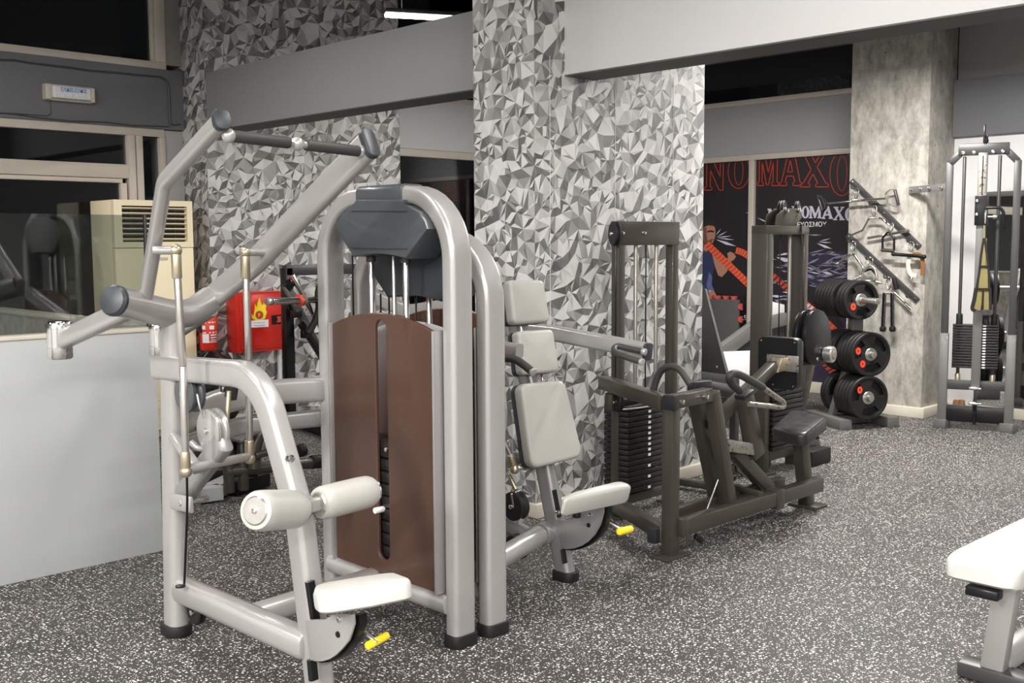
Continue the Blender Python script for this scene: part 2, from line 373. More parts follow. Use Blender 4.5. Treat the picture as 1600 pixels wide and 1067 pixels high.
# wallpapered piers
def paper_wall(name, s_len, z_hi, place, parent_bm=None, dens=.085, seed=1):
    """triangulated print over a developed strip, s along the wall, place(s, z) -> point"""
    rnd = random.Random(seed); pts = []; cs = []
    nx, nz = max(2, round(s_len/(dens*.80))), int(z_hi/(dens*1.25))
    for i in range(nx+1): pts += [(s_len*i/nx, 0), (s_len*i/nx, z_hi)]
    for j in range(1, nz): pts += [(0, z_hi*j/nz), (s_len, z_hi*j/nz)]
    for i in range(1, nx):
        for j in range(1, nz):
            if rnd.random() < .86: pts.append(((i+rnd.uniform(-.48, .48))*s_len/nx, (j+rnd.uniform(-.48, .48))*z_hi/nz))
    ver, ed, fc = delaunay_2d_cdt([V(p) for p in pts], [], [], 0, 1e-5)[:3]
    tris = []
    for f in fc:
        a, b, c = (ver[i] for i in f)
        k = rnd.random()
        if k < .4:                       # a folded facet: ridge point near one edge
            e = rnd.randrange(3); p, q, r_ = [(a, b, c), (b, c, a), (c, a, b)][e]
            t = rnd.uniform(.25, .75); d = rnd.uniform(.08, .34); mid = p.lerp(q, t).lerp(r_, d)
            tris += [(p, q, mid, 'd'), (q, r_, mid, None), (r_, p, mid, None)]
        else: tris.append((a, b, c, None))
    bm = bmesh.new(); lay = bm.loops.layers.float_color.new('print'); hgt = {}
    def ht(p):
        k_ = (round(p.x, 4), round(p.y, 4))
        if k_ not in hgt: hgt[k_] = rnd.uniform(-1, 1)*dens*.95
        return hgt[k_]
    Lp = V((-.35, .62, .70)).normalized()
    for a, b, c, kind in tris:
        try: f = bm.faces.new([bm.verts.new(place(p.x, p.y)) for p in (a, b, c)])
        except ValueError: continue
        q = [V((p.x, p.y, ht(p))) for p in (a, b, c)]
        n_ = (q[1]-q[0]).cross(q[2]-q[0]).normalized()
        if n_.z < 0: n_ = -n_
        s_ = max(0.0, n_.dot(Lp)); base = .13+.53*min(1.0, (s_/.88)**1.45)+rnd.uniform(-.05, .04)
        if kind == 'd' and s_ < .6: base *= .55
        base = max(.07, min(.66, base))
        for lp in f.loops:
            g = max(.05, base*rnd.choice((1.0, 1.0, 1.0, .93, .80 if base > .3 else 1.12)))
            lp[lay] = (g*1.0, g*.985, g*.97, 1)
    return bm
def paper_obj(name, parts):
    """several developed strips joined into one wall"""
    me = bpy.data.meshes.new(name); full = bmesh.new(); full.loops.layers.float_color.new('print')
    for p in parts:
        t = bpy.data.meshes.new('t'); p.to_mesh(t); p.free(); full.from_mesh(t); bpy.data.meshes.remove(t)
    full.to_mesh(me); full.free()
    if 'print' not in me.color_attributes: print('NO PRINT')
    o = bpy.data.objects.new(name, me); COL.objects.link(o); me.materials.append(PAPER); return struct(o)
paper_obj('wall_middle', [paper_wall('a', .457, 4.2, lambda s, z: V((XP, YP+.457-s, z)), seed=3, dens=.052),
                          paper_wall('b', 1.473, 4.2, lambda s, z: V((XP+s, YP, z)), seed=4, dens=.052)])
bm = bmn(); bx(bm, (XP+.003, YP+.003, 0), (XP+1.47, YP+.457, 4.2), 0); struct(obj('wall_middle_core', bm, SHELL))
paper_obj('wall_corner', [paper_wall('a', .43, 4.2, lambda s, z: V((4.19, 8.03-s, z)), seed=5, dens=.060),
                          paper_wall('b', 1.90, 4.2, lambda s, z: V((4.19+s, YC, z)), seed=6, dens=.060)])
bm = bmn(); bx(bm, (4.193, YC+.003, 0), (6.09, 8.2, 4.2), 0); struct(obj('wall_corner_core', bm, SHELL))
# roll seams of the paper and the bright outer corner edge
bm = bmn(); bx(bm, (XP-.02, YP-.03, 0), (XP+1.49, YP+.47, .075), .006); struct(obj('baseboard_middle', bm, PLINTH))
bm = bmn(); bx(bm, (4.2, YC-.02, 0), (6.1, YC+.02, .08), .004); struct(obj('baseboard_corner', bm, PLINTH))
bm = bmn()
for sx in (.115, .64, 1.165): bx(bm, (XP+sx-.0012, YP-.0012, .07), (XP+sx+.0012, YP+.001, 2.4), 0)
struct(obj('trim_1', bm, WALLW))

# beam on the line of the middle pier: grey bay to the left, white bay to the right
bm = bmn(); bx(bm, (XB, YP+.4, 2.315), (XB+.234, 7.6, 2.752), .004); struct(obj('trim_2', bm, BEAMG))
bm = bmn(); bx(bm, (XB, -4.2, 2.315), (XB+.234, YP+.02, 3.35), .004); struct(obj('trim_3', bm, BEAMW))
bm = bmn(); bx(bm, (XB+.001, -4.2, 2.309), (XB+.233, YP+.02, 2.3149), 0); struct(obj('trim_4', bm, SOFFIT))  # dark sheets under both bays carry the underside's shade in their colour
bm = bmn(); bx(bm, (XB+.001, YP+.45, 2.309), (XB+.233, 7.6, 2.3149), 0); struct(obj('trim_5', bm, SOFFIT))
bm = bmn(); bx(bm, (7.6, 4.4, 3.22), (9.2, 8.2, 3.6), .01); struct(obj('trim_6', bm, CEILB))

# concrete column with its plinth
bm = bmn(); bx(bm, (8.42, 3.81, 0), (8.91, 4.488, 4.2), .006); struct(obj('wall_column', bm, CONC))
bm = bmn(); bx(bm, (8.39, 3.775, 0), (8.93, 4.50, .085), .006); struct(obj('baseboard_column', bm, PLINTH))

# ---- left facade (y = 8): windows, slate band, jambs
def fx(u, v): return P(u, v, y=YL)
def rect_y(bm, u0, v0, u1, v1, y0, y1, bev=.004):
    a, c = fx(u0, v0), fx(u1, v1); bx(bm, (a.x, y0, c.z), (c.x, y1, a.z), bev)
bm = bmn(); bx(bm, (-5, YL-.06, 2.34), (4.19, YL+.2, 2.80), .006); struct(obj('wall_left', bm, BANDG))
bm = bmn(); bx(bm, (4.03, YL-.03, 0), (4.19, YL+.2, 2.335), .004); struct(obj('wall_left_jamb', bm, wall_paint('grey_jamb', (.40, .40, .40))))
bm = bmn(); bx(bm, (4.06, YL-.04, 2.84), (4.19, YL+.2, 4.2), .004); struct(obj('wall_left_upper_jamb', bm, wall_paint('brown_jamb', (.26, .25, .235))))
def window(name, parts, panes):
    fr = None
    for i, (nm, lo, hi) in enumerate(parts):
        b_ = bmn(); bx(b_, lo, hi, .004)
        if fr is None: fr = struct(obj(name, b_, CREAMF))
        else: obj(nm, b_, CREAMF, fr)
    for lo, hi in panes:
        b_ = bmn(); bx(b_, lo, hi, 0); obj('pane', b_, GLASS, fr)
    return fr
zt = 2.80
window('window_1', [('rail', (-5, YL-.05, zt), (4.06, YL+.02, zt+.055)), ('stile', (3.98, YL-.05, zt+.055), (4.06, YL+.02, 4.2)), ('bead', (3.95, YL-.03, zt+.055), (3.98, YL+.01, 4.2))],
       [((-5, YL, zt+.05), (3.96, YL+.008, 4.2))])
a1, a2, a3, a4 = fx(197, 230).x, fx(210, 230).x, fx(247, 230).x, fx(220, 230).x
zg0, zg1 = fx(100, 253).z, fx(100, 205).z
zl = fx(100, 283).z
window('window_2', [('rail', (-5, YL-.04, zg1), (4.03, YL+.03, 2.34)), ('rail', (-5, YL-.045, zl+.035), (a1, YL+.03, zg0)), ('rail', (-5, YL-.03, zl), (a1-.05, YL+.02, zl+.033)),
                    ('stile', (fx(196, 230).x, YL-.05, 0), (fx(207, 230).x, YL+.03, zg1)), ('stile', (fx(186, 290).x, YL-.035, 0), (fx(195.5, 290).x, YL+.02, zl)),
                    ('stile', (fx(209, 230).x, YL-.05, 0), (fx(219, 230).x, YL+.03, zg1)), ('stile', (fx(246, 230).x, YL-.05, 0), (4.03, YL+.03, zg1)),
                    ('rail', (fx(219, 230).x, YL-.04, fx(232, 213).z), (fx(246, 230).x, YL+.03, zg1)), ('rail', (-5, YL-.04, 0), (4.03, YL+.03, .12))],
       [((-5, YL, zg0), (fx(197, 230).x, YL+.008, zg1)), ((-5, YL, .12), (fx(188, 230).x, YL+.008, zl)), ((fx(219, 230).x, YL, .12), (fx(246, 230).x, YL+.008, fx(232, 213).z))])
# back window seen between the two piers
bm = bmn(); bx(bm, (6.09, YL-.05, 2.33), (9.2, YL+.2, 2.80), .005); struct(obj('wall_left_far', bm, wall_paint('pale_band', (.62, .62, .625))))  # paler than the near band: the LED tube's light is put into its colour
window('window_3', [('rail', (6.09, YL-.04, 2.26), (9.2, YL+.02, 2.33)), ('rail', (6.09, YL-.04, 0), (9.2, YL+.02, .12)), ('stile', (7.9, YL-.035, .12), (7.97, YL+.02, 2.26))],
       [((6.09, YL, .12), (9.2, YL+.008, 2.26))])
window('window_4', [('rail', (6.09, YL-.04, 2.80), (9.2, YL+.02, 2.85))], [((6.09, YL, 2.85), (9.2, YL+.008, 4.2))])
# poster facade (x = 9.2)
fb_ = lambda u, v: P(u, v, x=XF)
bm = bmn(); bx(bm, (XF-.05, 4.3, 2.29), (XF+.2, 8.2, 2.775), .005); struct(obj('wall_far', bm, wall_paint('grey_band', (.42, .422, .435))))
bm = bmn(); bx(bm, (XF-.06, 4.3, 0), (XF+.1, 8.1, .10), .004); struct(obj('baseboard_far', bm, PLINTH))
ym0, ym1 = fb_(1173.5, 300).y, fb_(1182, 300).y
fr_far = window('window_5', [('rail', (XF-.045, 4.3, 2.235), (XF+.03, 8.1, 2.29)), ('mullion', (XF-.05, ym1, .1), (XF+.03, ym0, 2.235)), ('mullion', (XF-.05, 6.75, .1), (XF+.03, 6.80, 2.235))],
                [((XF, 4.3, .1), (XF+.008, 8.1, 2.235))])
window('window_6', [('rail', (XF-.06, 4.3, 2.775), (XF+.03, 8.1, 2.825))], [((XF, 4.3, 2.825), (XF+.008, 8.1, 4.2))])
# right wall: white below, slate band, recessed upper part, mirror
bm = bmn(); bx(bm, (XR, -4.2, 0), (XR+.3, 3.815, 2.30), .003); struct(obj('wall_right', bm, WALLW))
bm = bmn(); bx(bm, (XR-.05, -4.2, 2.285), (XR+.3, 3.81, 2.745), .004); struct(obj('wall_right_band', bm, BANDG))
bm = bmn(); bx(bm, (XR+.02, -4.2, 2.745), (XR+.3, 3.81, 4.2), .004); struct(obj('wall_right_upper', bm, wall_paint('upper_paint', (.30, .29, .28))))
bm = bmn(); bx(bm, (XR-.03, -4.2, 0), (XR, 3.79, .085), .004); struct(obj('baseboard_right', bm, PLINTH))

# ---- low painted partition with its glass screen
bm = bmn(); bx(bm, (-1.5, 4.70, 0), (2.30, 4.80, 1.045), .004); hw = struct(obj('wall_half', bm, WALLH))
bm = bmn(); bx(bm, (-1.5, 4.693, 1.045), (2.305, 4.807, 1.064), .004); obj('cap', bm, PLINTH, hw, label='cream cap strip')
gs = thing('glass_screen', (1.0, 4.75, 1.064), 'clear glass screen standing on the low pale grey partition', 'glass screen')
bm = bmn(); bx(bm, (-1.5, 4.745, 1.066), (2.285, 4.755, 1.582), 0); obj('pane', bm, GLASSP, gs)
bm = bmn(); bx(bm, (2.285, 4.742, 1.064), (2.297, 4.758, 1.582), .001); obj('edge_strip', bm, DGREY, gs)
# low concrete wall with cream cap behind the screen
xl = 2.62
bm = bmn(); bx(bm, (xl, 5.6, 0), (xl+.12, 7.94, .985), .004); lw = struct(obj('wall_low', bm, CONC))
bm = bmn(); bx(bm, (xl-.01, 5.6, .985), (xl+.13, 7.94, 1.01), .004); obj('cap', bm, PLINTH, lw)
# ================================================================== POSTER PANELS
def glyph(ch):
    """slab-serif capitals as closed outlines on a 0..w x 0..1 box"""
    s, t = .10, .22
    if ch == 'N':
        return 1.0, [[(0, 0), (.36, 0), (.36, .08), (.28, .10), (.28, .62), (.70, 0), (.88, 0), (.88, .90), (.98, .92), (.98, 1), (.64, 1), (.64, .92), (.74, .90), (.74, .42), (.34, 1), (0, 1), (0, .92), (.10, .90), (.10, .10), (0, .08)]]
    if ch == 'M':
        return 1.25, [[(0, 0), (.36, 0), (.36, .08), (.27, .10), (.27, .66), (.54, .02), (.66, .02), (.92, .66), (.92, .10), (.84, .08), (.84, 0), (1.25, 0), (1.25, .08), (1.16, .10), (1.16, .90), (1.25, .92), (1.25, 1), (.92, 1), (.64, .38), (.34, 1), (0, 1), (0, .92), (.10, .90), (.10, .10), (0, .08)]]
    if ch == 'A':
        return 1.05, [[(0, 0), (.34, 0), (.34, .08), (.26, .10), (.32, .26), (.66, .26), (.72, .10), (.64, .08), (.64, 0), (1.05, 0), (1.05, .08), (.98, .10), (.64, 1), (.42, 1), (.08, .10), (0, .08)], [(.37, .38), (.61, .38), (.49, .70)]]
    if ch == 'X':
        return 1.05, [[(0, 0), (.36, 0), (.36, .08), (.29, .10), (.47, .36), (.66, .10), (.58, .08), (.58, 0), (1.05, 0), (1.05, .08), (.96, .10), (.62, .55), (.90, .90), (1.0, .92), (1.0, 1), (.66, 1), (.66, .92), (.73, .90), (.55, .66), (.38, .90), (.46, .92), (.46, 1), (.02, 1), (.02, .92), (.11, .90), (.40, .47), (.10, .10), (0, .08)]]
    el = lambda cx, cy, rx, ry, n=28: [(cx+rx*math.cos(2*math.pi*i/n), cy+ry*math.sin(2*math.pi*i/n)) for i in range(n)]
    return 1.0, [el(.5, .5, .48, .51), el(.5, .5, .19, .40)]
def poster_panel(name, y0, y1, z0, z1, label, xf=XF-.014):
    t = thing(name, (xf, (y0+y1)/2, z0), label, 'poster')
    bm = bmn(); bx(bm, (xf, y0, z0), (xf+.008, y1, z1), 0); obj('sheet', bm, POSTER, t); return t
XO = XF-.0145
pl = poster_panel('wall_poster', ym0+.002, 6.748, .102, 2.233, 'dark poster panel with athlete gripping thick orange battle ropes')
pr = poster_panel('wall_poster', 4.31, ym1-.002, .102, 2.233, 'dark poster panel right of the mullion with white gym lettering and streaks')
pn = poster_panel('wall_poster', 6.802, 8.0, .102, 2.233, 'plain dark end of the poster hidden beyond the wallpapered wall')
def strip_path(bm, pts, wd, closed=True, x=XO, dx=-.0012):
    n = len(pts)
    for i in range(n if closed else n-1):
        a, b = V(pts[i]), V(pts[(i+1) % n]); d = (b-a)
        if d.length < 1e-5: continue
        nn = V((0, -d.z, d.y)).normalized()*wd/2; e = d.normalized()*wd*.4
        prism(bm, [a-e+nn, b+e+nn, b+e-nn, a-e-nn], (dx, 0, 0))
def letter(bm, ch, u0, u1, v_top, v_bot, outline=True, clip=None, wd=.0075, shear=0):
    """capital laid on the poster plane between photograph columns u0..u1"""
    w_, loops = glyph(ch)
    A, B = P(u0, (v_top+v_bot)/2, x=XO), P(u1, (v_top+v_bot)/2, x=XO)
    zt_, zb_ = P(u0, v_top, x=XO).z, P(u0, v_bot, x=XO).z
    zt2, zb2 = P(u1, v_top+shear, x=XO).z, P(u1, v_bot+shear, x=XO).z
    def mp_(p):
        f = p[0]/w_; y = A.y+(B.y-A.y)*f; zt_f = zt_+(zt2-zt_)*f; zb_f = zb_+(zb2-zb_)*f
        return V((XO, y, zb_f+(zt_f-zb_f)*p[1]))
    if outline:
        for lp in loops: strip_path(bm, [mp_(p) for p in lp], wd)
    else:
        b_ = bmesh.new()
        for lp in loops:
            vs = [b_.verts.new(mp_(p)) for p in lp]
            for i in range(len(vs)): b_.edges.new((vs[i], vs[(i+1) % len(vs)]))
        bmesh.ops.triangle_fill(b_, use_beauty=True, edges=b_.edges, normal=(-1, 0, 0))
        ex_ = bmesh.ops.extrude_face_region(b_, geom=b_.faces[:])
        bmesh.ops.translate(b_, vec=V((-.0012, 0, 0)), verts=[e for e in ex_['geom'] if isinstance(e, bmesh.types.BMVert)])
        me = bpy.data.meshes.new('t'); b_.to_mesh(me); b_.free(); bm.from_mesh(me); bpy.data.meshes.remove(me)
    return bm
# big red outlined word across both panes
for ch, u0, u1, vt, vb, pa in (('N', 1101, 1134, 252, 297, pl), ('O', 1137, 1172, 246, 294, pl), ('M', 1184, 1217, 240, 290, pr), ('A', 1219, 1253, 238, 290, pr),
                               ('X', 1251, 1295, 240, 292, pr), ('O', 1296, 1336, 242, 305, pr)):
    bm = bmn(); letter(bm, ch, u0, u1, vt-5, vb, True); obj('red_letter', bm, REDP, pa)
# white word
for ch, u0, u1, vt, vb in (('M', 1199, 1220, 326, 353), ('O', 1221, 1236, 325, 347), ('N', 1237, 1252, 322, 342), ('O', 1252, 1265, 322, 341), ('M', 1264, 1284, 322, 341), ('A', 1284, 1302, 322, 342), ('X', 1302, 1320, 323, 344), ('O', 1320, 1337, 324, 346)):
    bm = bmn(); letter(bm, ch, u0, u1, vt, vb, False); obj('white_letter', bm, WHITEV, pr)
def text_mesh(name, body, mat_, parent, loc, ax, up, size, align='LEFT', depth=.0008, xs=1.0):
    c = bpy.data.curves.new('t', 'FONT'); c.body = body; c.size = size; c.align_x = align; c.extrude = depth; c.offset = size*.012
    o = bpy.data.objects.new('t', c); COL.objects.link(o); dg = bpy.context.evaluated_depsgraph_get(); dg.update()
    me = bpy.data.meshes.new_from_object(o.evaluated_get(dg)); bpy.data.objects.remove(o)
    ax, up = V(ax).normalized(), V(up).normalized(); nz = ax.cross(up)
    M_ = Matrix((ax*xs, up, nz)).transposed().to_4x4(); M_.translation = V(loc); me.transform(M_)
    bm = bmn(); bm.from_mesh(me); bpy.data.meshes.remove(me)
    return obj(name, bm, mat_, parent)
a = P(1245, 354.5, x=XO-.001); text_mesh('subtitle', 'ΕΥΟΣΜΟΥ', WHITE, pr, a, (0, -1, 0), (0, 0, 1), .062, xs=1.0)
a = P(1160, 500, x=XO-.001); text_mesh('subtitle', '.9 | L', WHITE, pl, a, (0, -1, 0), (0, 0, 1), .075)
def flat(parent, name, mat_, uv, lift=.0):
    bm = bmn(); pts = [P(u, v, x=XO-lift) for u, v in uv]; b_ = bmesh.new()
    vs = [b_.verts.new(p) for p in pts]
    for i in range(len(vs)): b_.edges.new((vs[i], vs[(i+1) % len(vs)]))
    bmesh.ops.triangle_fill(b_, use_beauty=True, edges=b_.edges, normal=(-1, 0, 0))
    ex_ = bmesh.ops.extrude_face_region(b_, geom=b_.faces[:])
    bmesh.ops.translate(b_, vec=V((-.0008, 0, 0)), verts=[e for e in ex_['geom'] if isinstance(e, bmesh.types.BMVert)])
    me = bpy.data.meshes.new('t'); b_.to_mesh(me); b_.free(); bm.from_mesh(me); bpy.data.meshes.remove(me)
    return obj(name, bm, mat_, parent)
# printed athlete
flat(pl, 'printed_vest', NAVY, [(1093, 392), (1104, 384), (1112, 388), (1119, 400), (1118, 412), (1113, 430), (1112, 445), (1117, 456), (1090, 462), (1086, 420)])
flat(pl, 'printed_trousers', NAVYL, [(1108, 425), (1113, 432), (1112, 445), (1117, 456), (1106, 458), (1104, 444)], .001)
flat(pl, 'printed_arm', SKIN, [(1110, 386), (1120, 394), (1128, 408), (1134, 410), (1138, 400), (1140, 394), (1146, 398), (1142, 412), (1136, 424), (1128, 433), (1122, 430), (1117, 415)], .001)
flat(pl, 'printed_hand', SKIN, [(1136, 396), (1141, 393), (1147, 396), (1150, 401), (1146, 407), (1140, 406)], .0015)
flat(pl, 'printed_face', SKIN, [(1098, 352), (1108, 349), (1117, 353), (1118, 362), (1117, 372), (1113, 381), (1107, 383), (1100, 379), (1096, 366)], .001)
flat(pl, 'printed_face_shadow', SKIND, [(1098, 356), (1104, 355), (1104, 366), (1106, 376), (1112, 375), (1113, 381), (1107, 383), (1100, 379), (1096, 366)], .0016)
flat(pl, 'printed_brow', HAIR, [(1105, 361), (1111, 359.5), (1116, 361), (1116, 363), (1110, 362.4), (1105, 363.4)], .0022)
flat(pl, 'printed_mouth', SKIND, [(1109, 374), (1115, 373), (1115, 375), (1109, 376)], .0022)
flat(pl, 'printed_hair', HAIR, [(1098, 357), (1098, 349), (1104, 344), (1113, 344), (1119, 350), (1118, 357), (1115, 353), (1107, 352), (1102, 354)], .002)
flat(pl, 'printed_neck', SKIND, [(1096, 378), (1106, 384), (1108, 388), (1100, 394), (1092, 392)], .0005)
flat(pl, 'printed_fist', SKIN, [(1101, 382), (1107, 380), (1110, 387), (1104, 393), (1099, 390)], .0022)
flat(pl, 'printed_knee', SKIN, [(1107, 455), (1114, 453), (1119, 460), (1118, 466), (1108, 464)], .002)
def rope(parent, u0, v0, u1, v1, wd, n, m1_, m2_, bend=0):
    bm = bmn(); bd = bmn()
    def pt(t, o): 
        u, v = u0+(u1-u0)*t, v0+(v1-v0)*t+bend*math.sin(math.pi*t)
        du, dv = (u1-u0), (v1-v0)+bend*math.pi*math.cos(math.pi*t); l = math.hypot(du, dv)
        return (u-dv/l*o, v+du/l*o)
    A = [pt(i/12, wd/2) for i in range(13)] + [pt(i/12, -wd/2) for i in range(12, -1, -1)]
    pts = [P(u, v, x=XO-.0024) for u, v in A]; prism(bm, pts, (-.0008, 0, 0)); obj('printed_rope', bm, m1_, parent)
    for i in range(n):
        t = (i+.5)/n; q = [pt(t, wd/2), pt(t+.35/n, wd/2), pt(t+.55/n, -wd*.1), pt(t+.45/n, -wd/2), pt(t+.2/n, -wd/2), pt(t+.2/n, 0)]
        prism(bd, [P(u, v, x=XO-.0033) for u, v in q], (-.0006, 0, 0))
    o = obj('rope_twist', bd, m2_, parent); o['kind'] = 'stuff'
rope(pl, 1104, 381, 1177, 451, 11, 17, ORANGE, ORANGED)
rope(pl, 1150, 391, 1178, 408, 10, 7, ORANGE, ORANGED, -3)
rope(pr, 1184, 412, 1236, 455, 10, 9, ORANGED, HAIR, 0)
rope(pr, 1184, 458, 1216, 508, 17, 7, ORANGE, ORANGED, 0)
rope(pr, 1245, 462, 1320, 530, 8, 14, ORANGE, ORANGED, -2)
rope(pr, 1244, 508, 1256, 560, 9, 6, ORANGE, ORANGED, 0)
rope(pr, 1290, 566, 1330, 612, 14, 8, ORANGED, HAIR, 0)
rnd = random.Random(5)
def streak(parent, u, v, l, ang, wd, mat_, lift=.0034):
    c, s = math.cos(ang), math.sin(ang)
    pts = [P(u+c*a-s*b, v+s*a+c*b, x=XO-lift) for a, b in ((0, 0), (l*.55, wd), (l, 0), (l*.5, -wd*.7))]
    bm = bmn(); prism(bm, pts, (-.0006, 0, 0)); return bm
def streaks(parent, lst, mat_):
    full = bmn()
    for i, (u, v, l, ang, wd) in enumerate(lst):
        c, s = math.cos(ang), math.sin(ang)
        pts = [P(u+c*a-s*b_, v+s*a+c*b_, x=XO-.0034) for a, b_ in ((0, 0), (l*.55, wd), (l, 0), (l*.5, -wd*.7))]
        prism(full, pts, (-.0005, 0, 0))
    o = obj('printed_streaks', full, mat_, parent); o['kind'] = 'stuff'
streaks(pl, [(1118, 374, 34, .32, 2.6), (1119, 371, 24, -.1, 1), (1120, 370, 18, -.5, .9), (1118, 368, 14, -.9, .8), (1122, 372, 26, .1, 1), (1165, 331, 10, .5, .9)], WHITEV)
streaks(pr, [(1183, 340, 20, .42, 1.1), (1276, 380, 26, .35, 2.4), (1278, 378, 22, .05, 1), (1280, 377, 18, -.25, .9), (1285, 425, 16, .2, 3), (1213, 402, 26, .25, 4), (1214, 399, 24, -.2, 2), (1257, 416, 22, .3, 1.6), (1262, 424, 22, .2, 1.2), (1222, 456, 20, .1, 2), (1202, 462, 22, .05, 2.4)], WHITEV)
streaks(pr, [(rnd.uniform(1255, 1312), rnd.uniform(396, 455), rnd.uniform(14, 32), rnd.uniform(-.45, .55), rnd.uniform(.8, 2.6)) for _ in range(46)] +
        [(rnd.uniform(1200, 1232), rnd.uniform(395, 470), rnd.uniform(8, 20), rnd.uniform(-.3, .5), rnd.uniform(.8, 2.2)) for _ in range(16)] + [(1262, 367, 22, .0, 1.4)], STREAK)
flat(pr, 'printed_ball', PURPLE, [(1255, 575), (1268, 567), (1284, 569), (1296, 582), (1302, 600), (1300, 612), (1250, 609), (1248, 592)], .001)
flat(pr, 'printed_figure', PURPLE, [(1258, 395), (1322, 392), (1322, 520), (1300, 470), (1262, 440)], .0002)
flat(pr, 'printed_shoe', WHITEV, [(1249, 478), (1262, 474), (1272, 480), (1262, 490), (1254, 498), (1249, 494)], .003)

# puzzle floor mat standing against the panel
fmx = XF-.16
def F(u, v): return P(u, v, x=fmx)
t = thing('foam_mat', (fmx, F(1125, 520).y, 0), 'grey interlocking foam mat with red toothed edge standing under the athlete poster', 'foam mat')
top = []
L0, R0 = F(1100, 466), F(1154, 466)
y0, y1, zt_, zb_ = L0.y, R0.y, L0.z, .0
body = [(y0, 0), (y1, 0), (y1, zt_), (y0, zt_)]
bm = bmn(); bx(bm, (fmx, y1, .001), (fmx+.03, y0, zt_), .003); obj('sheet', bm, mat('grey_foam', (.085, .08, .078), .7, bump=.1), t)
bm = bmn(); ntooth = 4
for i in range(4):
    yy = y0+(y1-y0)*(i+.75)/4.4
    prism(bm, [(fmx, yy-.018, zt_-.004), (fmx, yy+.018, zt_-.004), (fmx, yy+.034, zt_+.032), (fmx, yy-.034, zt_+.032)], (.03, 0, 0))
for i in range(6):
    zz = zt_-.07-i*.125
    if zz > .05: prism(bm, [(fmx, y1+.004, zz-.018), (fmx, y1+.004, zz+.018), (fmx, y1-.030, zz+.034), (fmx, y1-.030, zz-.034)], (.03, 0, 0))
o = obj('toothed_edge', bm, mat('red_foam', (.60, .09, .075), .7), t, label='red toothed edge'); o['kind'] = 'stuff'
# ================================================================== PULLDOWN MACHINE (silver, near)
def u_frame(t, x, top=1.622, mt=SILVER):
    bm = bmn(); sweep(bm, [(x, 2.812, .02), (x, 2.812, top), (x, 3.575, top), (x, 3.575, .02)], rrect(.10, .066, .019, 4), S=X, fil=.235, nf=9)
    obj('stack_frame', bm, mt, t)
    for y in (2.812, 3.575):
        bm = bmn(); sweep(bm, [(x, y, 0), (x, y, .045)], rrect(.118, .084, .026, 4), S=X, rnd=.004); obj('foot_cap', bm, RUBBER, t)
def shroud(t, xf, sgn, mt, name='front_shroud', slot=True, top=1.19, side=1.135, xt=.016):
    """arched cover sheet of a weight stack, facing -x (sgn -1) or +x"""
    y0, y1, zb = 2.862, 3.475, .195
    out = [(y0, zb), (y1, zb)]
    for i in range(13):
        s = i/12; out.append((y1+(y0-y1)*s, side+(top-side)*(1-(2*s-1)**2)))
    yc = 3.168; hole = []
    for i in range(9): a = math.pi*i/8; hole.append((yc+.034*math.cos(a), 1.13+.034*math.sin(a)))
    for i in range(9): a = math.pi+math.pi*i/8; hole.append((yc+.034*math.cos(a), .285+.034*math.sin(a)))
    bm = bmn(); holed(bm, out, [hole] if slot else [], (xf, 0, 0), Y, Z, X*sgn*-1, xt)
    o = obj(name, bm, mt, t); md = o.modifiers.new('b', 'BEVEL'); md.width = .004; md.segments = 2; md.limit_method = 'ANGLE'; md.angle_limit = R(50)
    return o
def top_cover(t, x0, x1, mt, dz=0.0):
    uv = [(557.4, 312), (628.5, 312), (628.5, 319), (640, 322), (655, 331), (664, 344), (668.7, 357.6), (635, 404.5), (618, 399), (598, 396), (575, 396.5), (552.9, 401.5), (524.7, 356.5), (529, 344), (536, 333), (545, 324.5), (556, 320.5)]
    pts = [P(u, v, x=2.43) for u, v in uv]; pts = [V((x0, p.y, p.z+dz)) for p in pts]
    bm = bmn(); prism(bm, pts, (x1-x0, 0, 0), .007); return obj('top_cover', bm, mt, t)
T1 = thing('pulldown_machine', (2.3, 3.2, 0), 'large silver pulldown machine with copper coloured weight shroud and twin lever arms', 'gym machine')
u_frame(T1, 2.50)
o = top_cover(T1, 2.425, 2.575, SLATE); o['label'] = 'slate grey plastic top cover'
ya, yb = P(557.4, 312, x=2.45).y, P(628.5, 312, x=2.45).y
bm = bmn(); sweep(bm, [(2.50, ya, 1.622), (2.50, yb, 1.622)], rrect(.112, .080, .024, 4), S=X, rnd=.004); obj('top_sleeve', bm, SLATE, o)
bm = bmn()
q = [P(548, 329.5, x=2.4235), P(636, 330, x=2.4235), P(636.5, 389, x=2.4235), P(549, 387.5, x=2.4235)]
for a, b_ in ((0, 1), (2, 3)): beam(bm, q[a], q[b_], .003, .004, S=X)
obj('panel_line', bm, SLATED, o)
for u in (580.5, 634.5):
    yy = P(u, 450, x=2.50).y; bm = bmn(); cyl(bm, (2.50, yy, .16), (2.50, yy, 1.45), .0115); obj('guide_rod', bm, CHROME, T1)
    bm = bmn(); cyl(bm, (2.50, yy, 1.375), (2.50, yy, 1.40), .019); obj('rod_collar', bm, DGREY, T1)
shroud(T1, 2.432, -1, COPPER)['label'] = 'copper coloured plastic shroud with a tall slot'
for yy, nm in ((2.856, 'side_panel'), (3.481, 'side_panel')):
    bm = bmn(); bx(bm, (2.418, yy-.005, .19), (2.545, yy+.005, 1.14), .003); obj(nm, bm, SILVERD, T1)
yc = 3.168
for k in range(9):
    z0 = .205+k*.048; bm = bmn(); bx(bm, (2.455, yc-.17, z0), (2.545, yc+.17, z0+.044), .005); obj('stack_plate', bm, IRON, T1)
bm = bmn(); bx(bm, (2.452, yc-.17, .64), (2.548, yc+.17, .705), .006); o = obj('head_plate', bm, IRON, T1)
